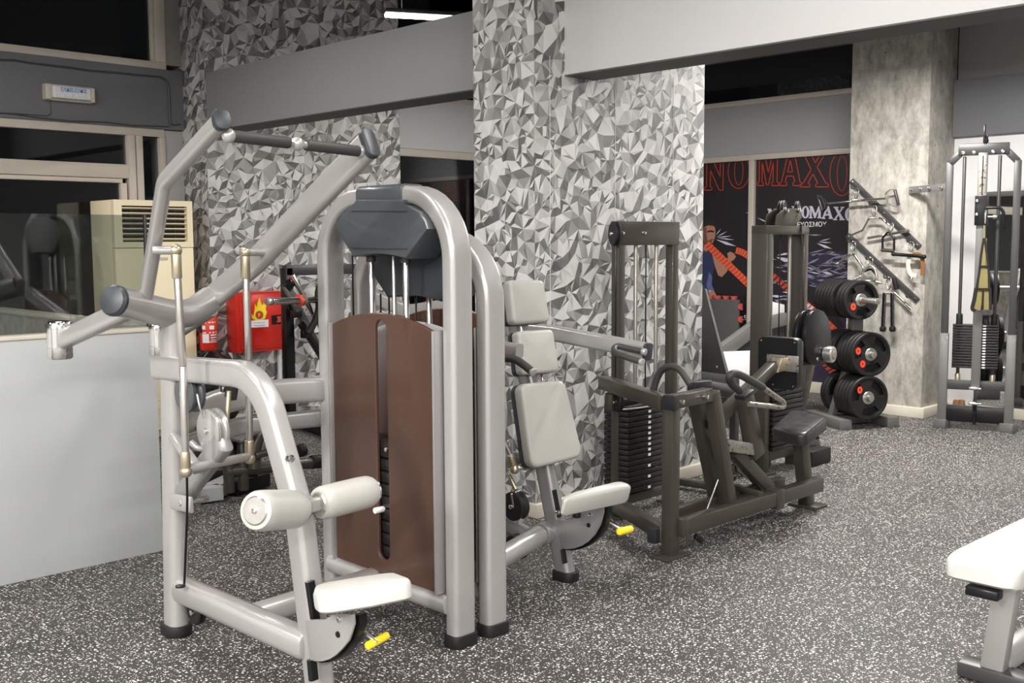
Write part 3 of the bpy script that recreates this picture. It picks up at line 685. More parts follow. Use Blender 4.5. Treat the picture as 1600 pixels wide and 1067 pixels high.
bm = bmn(); cyl(bm, (2.437, yc-.012, .675), (2.453, yc-.012, .675), .009); obj('bolt', bm, CHROME, o)
bm = bmn(); cyl(bm, (2.50, yc, .70), (2.50, yc, 1.40), .007); obj('lift_rod', bm, STEEL, T1)
bm = bmn(); cyl(bm, (2.50, yc, .70), (2.50, yc, .76), .02); obj('rod_buffer', bm, RUBBER, T1)
p = P(590, 797, x=2.43); bm = bmn(); cyl(bm, (2.415, p.y, p.z), (2.46, p.y, p.z), .012); obj('selector_pin', bm, WHITE, T1)
# base tubes
bm = bmn(); sweep(bm, [(2.47, 2.83, .15), (2.47, 3.56, .15)], rrect(.07, .075, .03), S=X); obj('base_crossbar', bm, SILVER, T1)
bm = bmn(); sweep(bm, [(1.86, 3.20, .165), (2.45, 3.24, .165)], rrect(.075, .075, .022), S=Z, rnd=.01); o = obj('base_link', bm, SILVER, T1)
for u, v in ((370, 938), (380, 941)):
    p = P(u, v, z=.207); bm = bmn(); cyl(bm, p-Z*.004, p+Z*.012, .017, 12); obj('bolt', bm, CHROME, o)
bm = bmn(); sweep(bm, [(1.835, 3.69, .175), (1.85, 2.80, .175)], rrect(.085, .095, .032), S=X, rnd=.02); obj('base_rail', bm, SILVER, T1)
# front post and cross arms
pb, ptop = P(276, 990, y=3.65), P(269, 500, y=3.62)
pb = V((pb.x, 3.65, 0.02))
bm = bmn(); sweep(bm, [pb, (ptop.x, 3.62, 1.20)], rrect(.074, .098, .032, 4), S=X); obj('front_post', bm, SILVER, T1)
bm = bmn(); sweep(bm, [(pb.x, 3.65, 0), (pb.x, 3.65, .04)], rrect(.10, .125, .045, 4), S=X, rnd=.005); obj('foot_cap', bm, RUBBER, T1)
bm = bmn(); cyl(bm, P(282, 915, z=.226)-Z*.004, P(282, 915, z=.226), .018); obj('cable_hole', bm, BLACK, T1)
bm = bmn(); sweep(bm, [(1.82, 3.70, .999), (1.84, 3.03, 1.022), (1.86, 2.86, .60), (1.865, 2.765, 0)], rrect(.070, .088, .018, 4), S=X, fil=.20, nf=9); obj('seat_post', bm, SILVER, T1)
p = P(453, 716, y=2.84); bm = bmn(); cyl(bm, p+Y*.01, p-Y*.012, .013, 8, c=.003); obj('bolt', bm, CHROME, T1)
def slot_on(t, x, uv0, uv1, y0, y1, w):
    a, b_ = P(*uv0, y=y0), P(*uv1, y=y1); bm = bmn(); sweep(bm, [a, b_], rrect(w, .02, .006), S=X); return obj('adjustment_slot', bm, BLACK, t)
slot_on(T1, 1.86, (484, 908), (493, 970), 2.764, 2.748, .030); slot_on(T1, 1.86, (487, 1030), (490, 1062), 2.733, 2.728, .030)
# connecting arm from the post to the stack frame
bm = bmn(); sweep(bm, spline([(1.86, 3.64, .80), (2.05, 3.66, .85), (2.28, 3.63, .865), (2.5, 3.575, .86)]), rrect(.10, .05, .02), S=Z); obj('frame_arm', bm, SILVER, T1)
bm = bmn(); sweep(bm, [(1.87, 3.66, .70), (2.15, 3.72, .735), (2.48, 3.62, .74)], rrect(.07, .04, .015), S=Z, fil=.15); obj('frame_arm', bm, SILVERD, T1)
# seat and its adjuster
K = [(1.655, 2.462), (1.70, 2.425), (1.775, 2.372), (1.905, 2.335), (1.935, 2.36), (2.03, 2.56), (2.01, 2.60), (1.93, 2.66), (1.83, 2.72), (1.78, 2.71), (1.70, 2.60), (1.655, 2.51)]
ez = (Z + V((.03, .22, 0))).normalized()
ex = (X - ez*X.dot(ez)).normalized(); ey = ez.cross(ex)
O = V((1.83, 2.52, .385)); loc = [((V((x, y, 0))-V((1.83, 2.52, 0))).dot(ex), (V((x, y, 0))-V((1.83, 2.52, 0))).dot(ey)) for x, y in K]
bm = bmn(); cushion(bm, rpoly([(x*.86+.012, y*.9) for x, y in loc], .045, 4), O, ex, ey, ez, .062, .02, .006); obj('seat', bm, VINYLW, T1)
def bracket(t, x, uv, th, mt, shift=0):
    pts = [P(u, v, x=x) for u, v in uv]; pts = [p+V((0, 0, shift)) for p in pts]
    bm = bmn(); prism(bm, pts, (th, 0, 0), .002); return obj('seat_bracket', bm, mt, t)
BR = [(476, 969), (493, 968), (505, 970), (512, 966), (519, 960), (530, 959), (552, 959), (553, 975), (545, 1001), (534, 1014), (524, 1024), (514, 1030), (504, 1033), (494, 1034), (484, 1031)]
o = bracket(T1, 1.80, BR, .008, SILVER)
for u, v, mm in ((530, 968, CHROME), (528.5, 991, BLACK)):
    p = P(u, v, x=1.80); bm = bmn(); cyl(bm, p-X*.005, p+X*.002, .010, 10); obj('bolt', bm, mm, o)
BR2 = [(u+9, v+2) for u, v in BR]; bracket(T1, 1.825, BR2, .03, BLACK); bracket(T1, 1.875, BR, .008, SILVER)
h0, h1 = P(553, 975, x=1.86), P(589, 1004, x=1.88)
bm = bmn(); cyl(bm, h0, h1, .006); o = obj('adjuster_rod', bm, STEEL, T1)
e1 = P(573, 1010, x=1.85); e2 = e1+V((.082, .004, .012)); bm = bmn(); cyl(bm, e1, e2, .0125, 12, c=.004); obj('yellow_grip', bm, YELLOW, o, label='yellow T-shaped grip')
# thigh rollers
def roller(t, a, b_, r, cap_near=True):
    d = (b_-a).normalized(); L_ = (b_-a).length
    bm = bmn(); lathe(bm, a, d, [(r*.70, 0), (r*.9, .002), (r*.985, .014), (r, .04), (r, L_-.05), (r*.97, L_-.02), (r*.85, L_-.004), (r*.6, L_)], 28); o = obj('roller_pad', bm, VINYL, t)
    bm = bmn(); lathe(bm, a-d*.004, d, [(.0, 0), (r*.64, 0), (r*.72, .004), (r*.72, .012)], 28); obj('end_cap', bm, STEEL, o)
    bm = bmn(); cyl(bm, a-d*.010, a, .009, 8); obj('bolt', bm, CHROME, o)
    bm = bmn()
    n = 22; ax = d.orthogonal().normalized(); bx_ = d.cross(ax)
    for i in range(n):
        an = 2*math.pi*i/n; rad = ax*math.cos(an)+bx_*math.sin(an)
        beam(bm, a+rad*(r*.74)+d*.001, a+rad*(r*.90)+d*.010, .007, .005, S=d.cross(rad))
    q = obj('gathered_hem', bm, VINYL, o); q['kind'] = 'stuff'
    bm = bmn(); lathe(bm, b_-d*.006, d, [(r*.80, -.004), (r*.86, .0), (r*.80, .010), (.0, .012)], 28); obj('end_cap', bm, CHROME, o)
ra, rb = P(399, 798, x=1.60), P(466, 795, x=1.80)
sa_, sb_ = P(498, 787, x=1.89), P(582, 766, x=2.11)
roller(T1, ra, rb, .060); roller(T1, sa_, sb_, .054)
bm = bmn(); sweep(bm, [ra.lerp(rb, .3), rb, sa_, sa_.lerp(sb_, .8)], circ(.013, 12), S=Z); obj('roller_axle', bm, STEEL, T1)
bm = bmn(); beam(bm, rb-(rb-ra)*.05, sa_+(sb_-sa_)*.02, .028, .045, S=Y, r=.008, n=3); obj('roller_arm', bm, SILVER, T1)
pm = rb.lerp(sa_, .5); bm = bmn(); beam(bm, pm, (1.86, 2.87, pm.z+.01), .05, .04, S=Z); obj('roller_arm', bm, SILVER, T1)
# yoke and lever arms
cap = P(180, 470, y=3.50); rootL = P(226, 474, y=3.57)
yk = [cap, P(215, 478, y=3.555), P(268, 490, y=3.62), P(300, 487, y=3.68), P(328, 468, y=3.75)]
bm = bmn(); sweep(bm, spline(yk, 5), circ(.052, 20), S=Z); o = obj('yoke', bm, SILVER, T1)
dcap = (yk[1]-yk[0]).normalized(); bm = bmn(); lathe(bm, cap+dcap*.002, -dcap, [(.054, 0), (.054, .012), (.046, .022), (.02, .027)], 20); obj('end_cap', bm, SLATED, o)
tipL, tipR = P(346, 188, x=1.55), P(578, 224, x=2.10)
bendL = P(257, 284, x=1.60)
bm = bmn(); sweep(bm, [rootL, bendL, tipL], rrect(.044, .054, .02, 4), S=X, fil=.12); o = obj('lever_arm', bm, SILVER, T1)
d = (tipL-bendL).normalized(); bm = bmn(); sweep(bm, [tipL-d*.012, tipL+d*.012], rrect(.050, .060, .02, 4), S=X, rnd=.004); obj('end_cap', bm, SLATED, o)
rootR = P(326, 470, x=2.07)
bm = bmn(); sweep(bm, [rootR, P(400, 408, x=2.09), P(480, 325, x=2.10), tipR], rrect(.046, .098, .02, 4), S=X, fil=.1); o = obj('lever_arm', bm, SILVER, T1)
d = (tipR-P(480, 325, x=2.10)).normalized(); bm = bmn(); sweep(bm, [tipR-d*.014, tipR+d*.01], rrect(.05, .102, .02, 4), S=X, rnd=.004); obj('end_cap', bm, SLATED, o)
hL, hR = P(350, 211, x=1.565), P(566, 237, x=2.08)
bm = bmn(); cyl(bm, hL, hR, .011); o = obj('handle_bar', bm, SILVER, T1)
hd = hR-hL
for a, b_ in ((.05, .44), (.56, .97)):
    bm = bmn(); cyl(bm, hL+hd*a, hL+hd*b_, .0175, 16, c=.004); obj('foam_grip', bm, GRIP, o, label='black foam grip')
for s, r in ((.03, .021), (.50, .021), (.985, .02)):
    bm = bmn(); ball(bm, hL+hd*s, r); obj('joint_ball', bm, SILVER, o)
# counterweights
def counterweight(a, c, r, h):
    bm = bmn(); beam(bm, a, c+V((0, -.02, 0)), .05, .074, S=X, r=.018, n=3); o = obj('counterweight_arm', bm, SILVER, T1)
    bm = bmn(); lathe(bm, c-Z*h/2, Z, [(r*.9, 0), (r, .006), (r, h*.30), (r*.985, h*.305), (r*.985, h*.315), (r, h*.32), (r, h*.80), (r*.985, h*.805), (r*.985, h*.815), (r, h*.82), (r, h-.006), (r*.9, h)], 28); obj('counterweight', bm, CHROME, o, label='chrome cylinder counterweight')
cw = P(93, 531, x=1.60); counterweight(rootL+V((-.02, .0, .0)), cw, .046, .142)
counterweight(P(330, 480, x=2.10), P(250, 530, x=2.14), .046, .142)
# pull rods
def pull_rod(top, bot, stub):
    bm = bmn(); mid = top.lerp(bot, .52)+V((.006, 0, 0)); cyl(bm, top, mid, .0125); cyl(bm, mid, bot, .0125); o = obj('pull_rod', bm, STEEL, T1)
    u = (bot-top).normalized()
    for a, b_ in ((top-u*.005, top+u*.085), (bot-u*.06, bot+u*.0)):
        bm = bmn(); cyl(bm, a, b_, .0165, 12); obj('rod_end', bm, BRASS, o)
    for c_ in (top-u*.008, bot+u*.008):
        bm = bmn(); ball(bm, c_, .021); obj('ball_joint', bm, BRASS, o)
    bm = bmn(); cyl(bm, top-u*.008, stub, .014); obj('stub', bm, SILVER, o)
rtL, rbL = P(275, 395, x=1.69), P(290.5, 733, x=1.70); rtR, rbR = P(383, 398, x=1.99), P(390, 713, x=2.0)
pull_rod(rtL, rbL, P(238, 391, x=1.625)); pull_rod(rtR, rbR, P(411, 394, x=2.07))
# swing arm, axle, pulleys
hg, sa = P(279, 784, x=1.84), P(350, 690, x=1.84)
bm = bmn(); beam(bm, hg, sa, .055, .078, S=X, r=.018, n=3); o = obj('swing_arm', bm, SILVERD, T1)
bm = bmn(); cyl(bm, rbL+V((.0, 0, 0)), rbR, .016); obj('swing_axle', bm, SILVER, o)
bm = bmn(); beam(bm, P(268, 783, x=1.785), P(300, 789, x=1.785), .012, .058, S=X, r=.004); o2 = obj('hinge_bracket', bm, SILVER, T1)
bm = bmn(); cyl(bm, P(281, 787, x=1.778), P(281, 787, x=1.778)+X*.11, .011, 10); obj('bolt', bm, CHROME, o2)
def pulley(t, c, r, th, mt, ax=X, name='pulley'):
    ax = V(ax).normalized()
    bm = bmn(); lathe(bm, V(c)-ax*th/2, ax, [(0, 0), (r*.92, 0), (r, .004), (r, th*.28), (r*.86, th*.45), (r*.86, th*.55), (r, th*.72), (r, th-.004), (r*.92, th), (0, th)], 28); o = obj(name, bm, mt, t)
    bm = bmn(); cyl(bm, V(c)-ax*(th/2+.010), V(c)+ax*(th/2+.010), .011, 10); obj('bolt', bm, CHROME, o); return o
pulley(T1, P(333, 672, x=1.84), .076, .05, SILVER)
pulley(T1, P(297, 614, x=1.84), .070, .055, SLATE)
pulley(T1, P(307, 955, x=1.86), .048, .03, RUBBER)
bm = bmn(); cyl(bm, P(358, 610, x=1.90), P(352, 690, x=1.88), .009); o = obj('link_rod', bm, BRASS, T1)
bm = bmn(); beam(bm, P(365, 590, x=1.92), P(360, 622, x=1.92), .03, .045, S=X); obj('link_bracket', bm, DGREY, o)
bm = bmn(); cyl(bm, P(345, 607, x=1.90), P(345, 607, x=1.90)+X*.05, .015, 10); obj('bolt', bm, CHROME, o)
bm = bmn(); sweep(bm, spline([P(292, 742, x=1.72), P(292.3, 800, x=1.765), P(288, 912, x=1.80)], 3), circ(.0045, 8)); obj('cable', bm, BLACK, T1)
bm = bmn(); sweep(bm, spline([P(308, 616, x=1.80), P(312, 635, x=1.80), P(318, 652, x=1.80)], 3), circ(.004, 8)); obj('cable', bm, STEEL, T1)
bm = bmn(); sweep(bm, spline([P(272, 682, x=1.80), P(285, 700, x=1.78), P(310, 735, x=1.78)], 4), rrect(.04, .03, .01), S=X); obj('link_strut', bm, SILVER, T1)
bm = bmn(); sweep(bm, spline([P(297, 690, x=1.80), P(310, 700, x=1.82), P(330, 700, x=1.84)], 4), circ(.012, 10)); obj('cable_guide', bm, SILVERD, T1)
# side cables in the stack tower
for u in (551.5,):
    yy = P(u, 450, x=2.52).y; bm = bmn(); cyl(bm, (2.52, yy, 1.12), (2.52, yy, 1.40), .004, 8); obj('cable', bm, BLACK, T1)

# ================================================================== SHOULDER PRESS (silver, behind)
T2 = thing('shoulder_press_machine', (3.1, 3.1, 0), 'silver shoulder press machine with three stacked off-white back pads behind the copper shroud', 'gym machine')
u_frame(T2, 2.66, 1.462)
top_cover(T2, 2.585, 2.74, SLATED, -.16)['label'] = 'dark slate plastic top cover'
for yy in (2.856, 3.481):
    bm = bmn(); bx(bm, (2.62, yy-.005, .19), (2.755, yy+.005, 1.14), .003); obj('side_panel', bm, SILVERD, T2)
shroud(T2, 2.60, -1, WALLH, 'inner_sheet', False, 1.15, 1.09, .006)
shroud(T2, 2.765, -1, COPPER, 'front_shroud', True)
for u in (617, 671):
    yy = P(u, 480, x=2.70).y; bm = bmn(); cyl(bm, (2.70, yy, .16), (2.70, yy, 1.25), .0115); obj('guide_rod', bm, STEEL, T2)
for u in (595, 608, 650):
    yy = P(u, 480, x=2.70).y; bm = bmn(); cyl(bm, (2.70, yy, .6), (2.70, yy, 1.24), .004, 8); obj('cable', bm, BLACK, T2)
for k in range(9):
    z0 = .205+k*.048; bm = bmn(); bx(bm, (2.66, yc-.17, z0), (2.75, yc+.17, z0+.044), .005); obj('stack_plate', bm, IRON, T2)
bm = bmn(); sweep(bm, [(2.66, 2.83, .15), (2.66, 3.56, .15)], rrect(.07, .075, .03), S=X); obj('base_crossbar', bm, SILVER, T2)
for z in (.62,):
    bm = bmn(); cyl(bm, P(688, 831, x=2.55), P(700, 829, x=2.62), .012); obj('peg', bm, DGREY, T2)
# upright
A2 = P(884, 905, z=0.0); A2 = V((A2.x, A2.y, .02)); B2 = V((A2.x-.02, A2.y+.30, 1.22))
bm = bmn(); sweep(bm, [A2, B2], rrect(.062, .085, .022, 4), S=X); obj('seat_upright', bm, SILVERD, T2)
bm = bmn(); sweep(bm, [A2-Z*.02, A2+Z*.02], rrect(.09, .115, .035, 4), S=X, rnd=.004); obj('foot_cap', bm, RUBBER, T2)
d2 = (B2-A2).normalized(); n2 = X.cross(d2)*-1      # pad normal, towards -y
if n2.y > 0: n2 = -n2
def on_up(u, v, lift): return on(u, v, A2+n2*lift, n2)
def pad2(uvs, name, r):
    """pad face corners in the photograph: tl, tr, br, bl"""
    q = [on_up(u, v, .10) for u, v in uvs]; c = (q[0]+q[1]+q[2]+q[3])/4
    loc = [((p-c).dot(X), (p-c).dot(d2)) for p in q]
    O = c-n2*.055
    bm = bmn(); cushion(bm, rpoly(loc, r, 4), O, X, d2, n2, .055, .016, .008); o = obj(name, bm, VINYL, T2)
    bm = bmn(); holed(bm, rpoly([(x*1.0, y*1.0) for x, y in loc], r, 4), [], O-n2*.016, X, d2, n2, .016); obj('pad_board', bm, SLATED, o)
pad2([(797, 437), (851, 436), (861, 501), (804, 507)], 'head_pad', .02)
pad2([(811, 517), (866, 513), (876, 579), (818, 586)], 'shoulder_pad', .02)
pad2([(815, 600), (884, 592), (912, 712), (832, 734)], 'back_pad', .04)
for u in (828, 846):
    a, b_ = on_up(u, 585, .03), on_up(u+3, 605, .03); bm = bmn(); cyl(bm, a, b_, .006); obj('pad_rod', bm, CHROME, T2)
slot = [on_up(866, 765, .043), on_up(874, 808, .043)]
bm = bmn(); sweep(bm, slot, rrect(.024, .01, .004), S=X); obj('adjustment_slot', bm, BLACK, T2)
bm = bmn(); sweep(bm, [on_up(879.5, 858, .043), on_up(883, 880, .043)], rrect(.026, .01, .004), S=X); obj('adjustment_slot', bm, BLACK, T2)
p = on_up(870, 801, .043); bm = bmn(); cyl(bm, p-n2*.005, p+n2*.01, .011, 10); obj('bolt', bm, CHROME, T2)
bx2 = A2.x-.045
BR3 = [(869, 812), (890, 812), (901, 810), (908, 805), (916, 792), (930, 789), (943, 788), (943, 800), (938, 820), (929, 836), (919, 846), (908, 853), (896, 857), (884, 858), (876, 857)]
o = bracket(T2, bx2, BR3, .008, SILVERD)
for u, v, mm in ((922, 804, CHROME), (920, 820.5, BLACK)):
    p = P(u, v, x=bx2); bm = bmn(); cyl(bm, p-X*.005, p+X*.002, .010, 10); obj('bolt', bm, mm, o)
bracket(T2, bx2+.02, [(u+7, v+2) for u, v in BR3], .03, BLACK); bracket(T2, bx2+.07, BR3, .008, SILVERD)
ez = (Z+V((0, -.26, 0))).normalized(); ey = ez.cross(X)
Of = P(935, 800, y=2.80); zz = .40
def onseat(u, v): return on(u, v, V((3.1, 2.72, .485)), ez)
q = [onseat(876, 779), onseat(991, 756), onseat(973, 748), onseat(886, 769)]
c = sum(q, V((0, 0, 0)))/4; loc = [((p-c).dot(X), (p-c).dot(ey)) for p in q]
lo_y, hi_y = min(l[1] for l in loc), max(l[1] for l in loc)
K = [(loc[0][0], loc[0][1]), (loc[1][0], loc[1][1]), (loc[2][0]+.02, loc[2][1]), (loc[3][0], loc[3][1])]
bm = bmn(); cushion(bm, rpoly(K, .045, 4), c-ez*.085, X, ey, ez, .085, .02, .006); o = obj('seat', bm, VINYL, T2)
bm = bmn(); cyl(bm, P(901, 795, x=3.20), P(901, 801, x=3.20)-Z*.02, .018, 10); obj('seat_stud', bm, RUBBER, o)
h0, h1 = P(943, 813, x=3.36), P(970, 826, x=3.38)
bm = bmn(); cyl(bm, h0, h1, .006); o = obj('adjuster_rod', bm, STEEL, T2)
e1 = P(966, 831, x=3.34); e2 = P(987, 826, y=e1.y); bm = bmn(); sweep(bm, [e1, e1.lerp(e2, .5), e2], circ(.016, 12), rnd=.008); obj('yellow_grip', bm, YELLOW, o, label='yellow knob grip')
# press arms
arm = [P(700, 478, x=3.60), P(745, 503, x=3.60), P(800, 514.5, x=3.60), P(868, 521, x=3.60), P(904, 528, x=3.60), P(960, 538.5, x=3.60), P(1010, 549, x=3.60)]
bm = bmn(); sweep(bm, arm, rrect(.05, .072, .014, 3), S=X, fil=.3); o = obj('press_arm', bm, SILVER, T2)
d = (arm[-1]-arm[-2]).normalized(); bm = bmn(); sweep(bm, [arm[-1], arm[-1]+d*.014], rrect(.054, .076, .014, 3), S=X, rnd=.004); obj('end_cap', bm, SLATED, o)
g1 = [P(1003, 549, x=3.56), P(984, 545, x=3.55), P(966, 541, x=3.54), P(959.5, 545.5, x=3.50), P(965, 553, x=3.46), P(1001, 565, x=3.44)]
bm = bmn(); sweep(bm, spline(g1, 5), circ(.0135, 12), S=X); oo = obj('foam_grip', bm, GRIP, o, label='black foam grip loop')
for p, q in ((g1[0], g1[0]+(g1[0]-g1[1]).normalized()*.02), (g1[-1], g1[-1]+(g1[-1]-g1[-2]).normalized()*.014)):
    bm = bmn(); cyl(bm, p, q, .0155, 12); obj('grip_end', bm, SILVER, oo)
bm = bmn(); sweep(bm, [P(700, 512, x=3.0), P(760, 541, x=3.0), P(812, 549, x=3.02)], rrect(.05, .06, .014, 3), S=X, fil=.2); o = obj('press_arm', bm, SILVER, T2)
g2 = [P(740, 590, x=3.0), P(764, 569, x=3.0), P(775, 562, x=3.0), P(791, 560, x=3.0), P(808, 563, x=3.0), P(831, 580, x=3.0)]
bm = bmn(); sweep(bm, spline(g2, 5), circ(.0165, 12), S=X); oo = obj('foam_grip', bm, GRIP, o, label='black foam grip loop')
bm = bmn(); cyl(bm, g2[-1], g2[-1]+(g2[-1]-g2[-2]).normalized()*.014, .018, 12); obj('grip_end', bm, SILVER, oo)
# arms' carrier seen through the near frame, base tubes, rods and pulleys
bm = bmn(); sweep(bm, [P(580, 462, x=3.60), P(640, 487, x=3.60), arm[0]], rrect(.05, .075, .014, 3), S=X, fil=.2); obj('arm_carrier', bm, SILVER, T2)
bm = bmn(); sweep(bm, [P(730, 712, x=3.2), P(800, 718, x=3.25), P(826, 722, x=3.28)], circ(.038, 16), S=Z); obj('frame_tube', bm, SILVER, T2)
cz = P(852, 834, x=3.27)
bm = bmn(); sweep(bm, [(2.70, 2.98, .17), cz-V((.04, .0, 0))], circ(.044, 18), S=Z); obj('base_tube', bm, SILVER, T2)
bm = bmn(); sweep(bm, [P(700, 802, x=3.05), P(790, 818, x=3.18), cz-V((.08, -.03, 0))], circ(.038, 18), S=Z); obj('base_tube', bm, SILVERD, T2)
bm = bmn(); cyl(bm, cz-V((.03, 0, 0)), cz+V((.03, .01, 0)), .05, 18); obj('tube_collar', bm, SILVERD, T2)
bm = bmn(); cyl(bm, P(760, 630, x=3.05), P(800, 716, x=3.12), .011); o = obj('pull_rod', bm, STEEL, T2)
bm = bmn(); cyl(bm, P(797, 710, x=3.11), P(803, 729, x=3.13), .016, 10); obj('rod_end', bm, BRASS, o)
bm = bmn(); ball(bm, P(804, 733, x=3.13), .021); obj('ball_joint', bm, BRASS, o)
bm = bmn(); cyl(bm, P(795, 742, x=3.13), P(806, 765, x=3.13), .010); obj('rod_end', bm, BRASS, o)
bm = bmn(); cyl(bm, P(804, 733, x=3.13), P(822, 727, x=3.18), .013); obj('stub', bm, STEEL, o)
pulley(T2, P(806, 790, x=3.14), .062, .05, RUBBER); pulley(T2, P(808, 854, x=3.14), .055, .05, RUBBER)
bm = bmn(); beam(bm, P(806, 768, x=3.14), P(818, 815, x=3.16), .07, .008, S=X); obj('pulley_bracket', bm, CHROME, T2)
# ================================================================== ROWING MACHINE (olive grey)
T3 = thing('rowing_machine', (4.6, 3.1, 0), 'low olive grey rowing machine with black square seat beside the wallpapered wall', 'gym machine')
YR = 2.95
# stack tower
TY = 3.56
txl, txr = P(966, 420, y=TY).x, P(1050, 420, y=TY).x
ztop = P(1010, 346, y=TY).z
for x in (txl, txr):
    bm = bmn(); beam(bm, (x, TY, .015), (x, TY, ztop-.01), .052, .052, S=X, r=.005); obj('tower_post', bm, OLIVE, T3)
bm = bmn(); bx(bm, (txl-.028, TY-.028, ztop-.125), (txr+.03, TY+.028, ztop), .004); o = obj('header_plate', bm, OLIVE, T3)
for u in (972, 1006):
    p = P(u, 364, y=TY-.028); bm = bmn(); cyl(bm, p+Y*.003, p-Y*.012, .010, 8); obj('bolt', bm, CHROME, o)
pulley(T3, P(960.5, 365, y=TY-.02), .062, .03, RUBBER, ax=(.87, -.49, 0))
for x in (txl, txr):
    bm = bmn(); bx(bm, (x-.05, TY-.06, 0), (x+.05, TY+.06, .012), .003); obj('foot_plate', bm, OLIVE, T3)
bm = bmn(); beam(bm, (txl, TY, .09), (txr+.02, TY, .09), .05, .07, S=Z); obj('tower_sill', bm, OLIVE, T3)
for u in (993, 1025):
    x = P(u, 450, y=TY).x; bm = bmn(); cyl(bm, (x, TY, .1), (x, TY, ztop-.12), .011); obj('guide_rod', bm, ROD, T3)
x = P(1009, 450, y=TY).x; bm = bmn(); cyl(bm, (x, TY, .65), (x, TY, ztop-.12), .004, 8); obj('cable', bm, BLACK, T3)
p = P(957, 500, y=TY); bm = bmn(); cyl(bm, (p.x-.01, TY-.03, .60), (p.x-.01, TY-.03, ztop-.09), .004, 8); obj('cable', bm, BLACK, T3)
s0, s1 = P(982, 640, y=TY-.09).x, P(1040, 640, y=TY-.09).x
zt_, zb_ = P(1000, 632, y=TY-.09).z, P(1000, 768, y=TY-.09).z
npl = 16
for k in range(npl):
    h = (zt_-zb_)/npl; z0 = zb_+k*h; jit = random.uniform(-.003, .003)
    bm = bmn(); bx(bm, (s0+jit, TY-.09, z0+.0015), (s1+jit, TY+.075, z0+h-.0015), .004); o = obj('stack_plate', bm, IRON, T3)
    if k > 5 or k % 2 == 0:
        bm = bmn(); xm = s0+.47*(s1-s0)+.03; bx(bm, (xm-.012, TY-.0918, z0+.007), (xm+.008, TY-.089, z0+h-.009), 0); obj('number_label', bm, WHITE, o, label='small white number label')
bm = bmn(); bx(bm, (s0+.02, TY-.05, zt_), (s1-.03, TY+.05, zt_+.03), .006); obj('stack_head', bm, IRON, T3)
# front post, top arm, cross head
fp = P(1047, 870, z=0); fpt = V((fp.x, fp.y, .735))
bm = bmn(); beam(bm, fp+Z*.012, fpt, .06, .06, S=X, r=.005); obj('front_post', bm, OLIVE, T3)
bm = bmn(); bx(bm, fp-V((.085, .05, 0)), fp+V((.085, .05, .014)), .003); obj('foot_plate', bm, OLIVE, T3)
ta = P(943, 597, x=4.08)
bm = bmn(); beam(bm, ta, fpt+V((-.01, .03, -.02)), .065, .065, S=Z, r=.005); obj('top_arm', bm, OLIVE, T3)
ch0, ch1 = fpt+V((-.04, -.02, -.01)), P(1106, 616, y=2.93)
bm = bmn(); beam(bm, ch0, ch1, .062, .062, S=Z, r=.005); o = obj('cross_head', bm, OLIVE, T3)
d = (ch1-ch0).normalized(); bm = bmn(); beam(bm, ch0-d*.006, ch0+d*.012, .066, .066, S=Z, r=.006); obj('end_cap', bm, CAPM, o)
for u, v in ((1065, 628), (1103, 620)):
    p = P(u, v, y=2.878); bm = bmn(); cyl(bm, p+Y*.02, p-Y*.012, .012, 8); obj('bolt', bm, CHROME, o)
bm = bmn(); beam(bm, P(1080, 606, y=3.02), P(1106, 603, y=3.02), .06, .05, S=Z); obj('end_cap', bm, CAPM, o)
# base beams and sleeve
z_b = .135
b0, b1 = P(1062, 838, y=2.90), P(1279, 768, y=2.90)
bm = bmn(); beam(bm, V((fp.x+.06, 2.90, z_b)), V((b1.x, 2.90, z_b)), .075, .062, S=Z, r=.005); o = obj('base_beam', bm, OLIVE, T3)
p = P(1062, 840, y=2.90); bm = bmn(); bx(bm, (fp.x+.025, 2.868, z_b-.042), (fp.x+.065, 2.932, z_b+.042), .004); obj('end_plate', bm, OLIVE, o)
xs = P(1211, 777, y=2.90).x; bm = bmn(); bx(bm, (xs-.03, 2.862, z_b-.055), (xs+.03, 2.94, z_b+.05), .004); obj('sleeve', bm, OLIVE, o)
bm = bmn(); beam(bm, V((fp.x+.15, 3.06, z_b)), V((b1.x-.12, 3.06, z_b)), .07, .055, S=Z, r=.005); obj('base_beam', bm, OLIVE, T3)
bm = bmn(); beam(bm, V((xs-.16, 2.88, z_b+.045)), V((xs-.1, 3.08, z_b+.045)), .03, .03, S=Z); obj('base_tie', bm, OLIVE, T3)
bm = bmn(); beam(bm, fp+V((-.01, .02, .105)), V((txl-.08, TY-.02, .105)), .07, .055, S=Z); obj('base_tie', bm, OLIVE, T3)
p = P(1035, 840, x=fp.x-.05); bm = bmn(); box(bm, (fp.x-.03, fp.y+.06, .10), (.07, .05, .07)); obj('beam_end', bm, CAPM, T3)
bm = bmn(); beam(bm, (fp.x+.12, 2.87, .085), (fp.x+.17, 2.87, .05), .03, .02, S=Z); obj('cable_hook', bm, BLACK, T3)
# leaning pair of posts
for (u0, v0, u1, v1, y) in ((1112, 612, 1141, 800, 2.93), (1086, 622, 1123, 795, 3.06)):
    a, b_ = P(u0, v0, y=y), P(u1, v1, y=y); bm = bmn(); beam(bm, a, b_, .06, .06, S=Y, r=.005); obj('leaning_post', bm, OLIVE, T3)
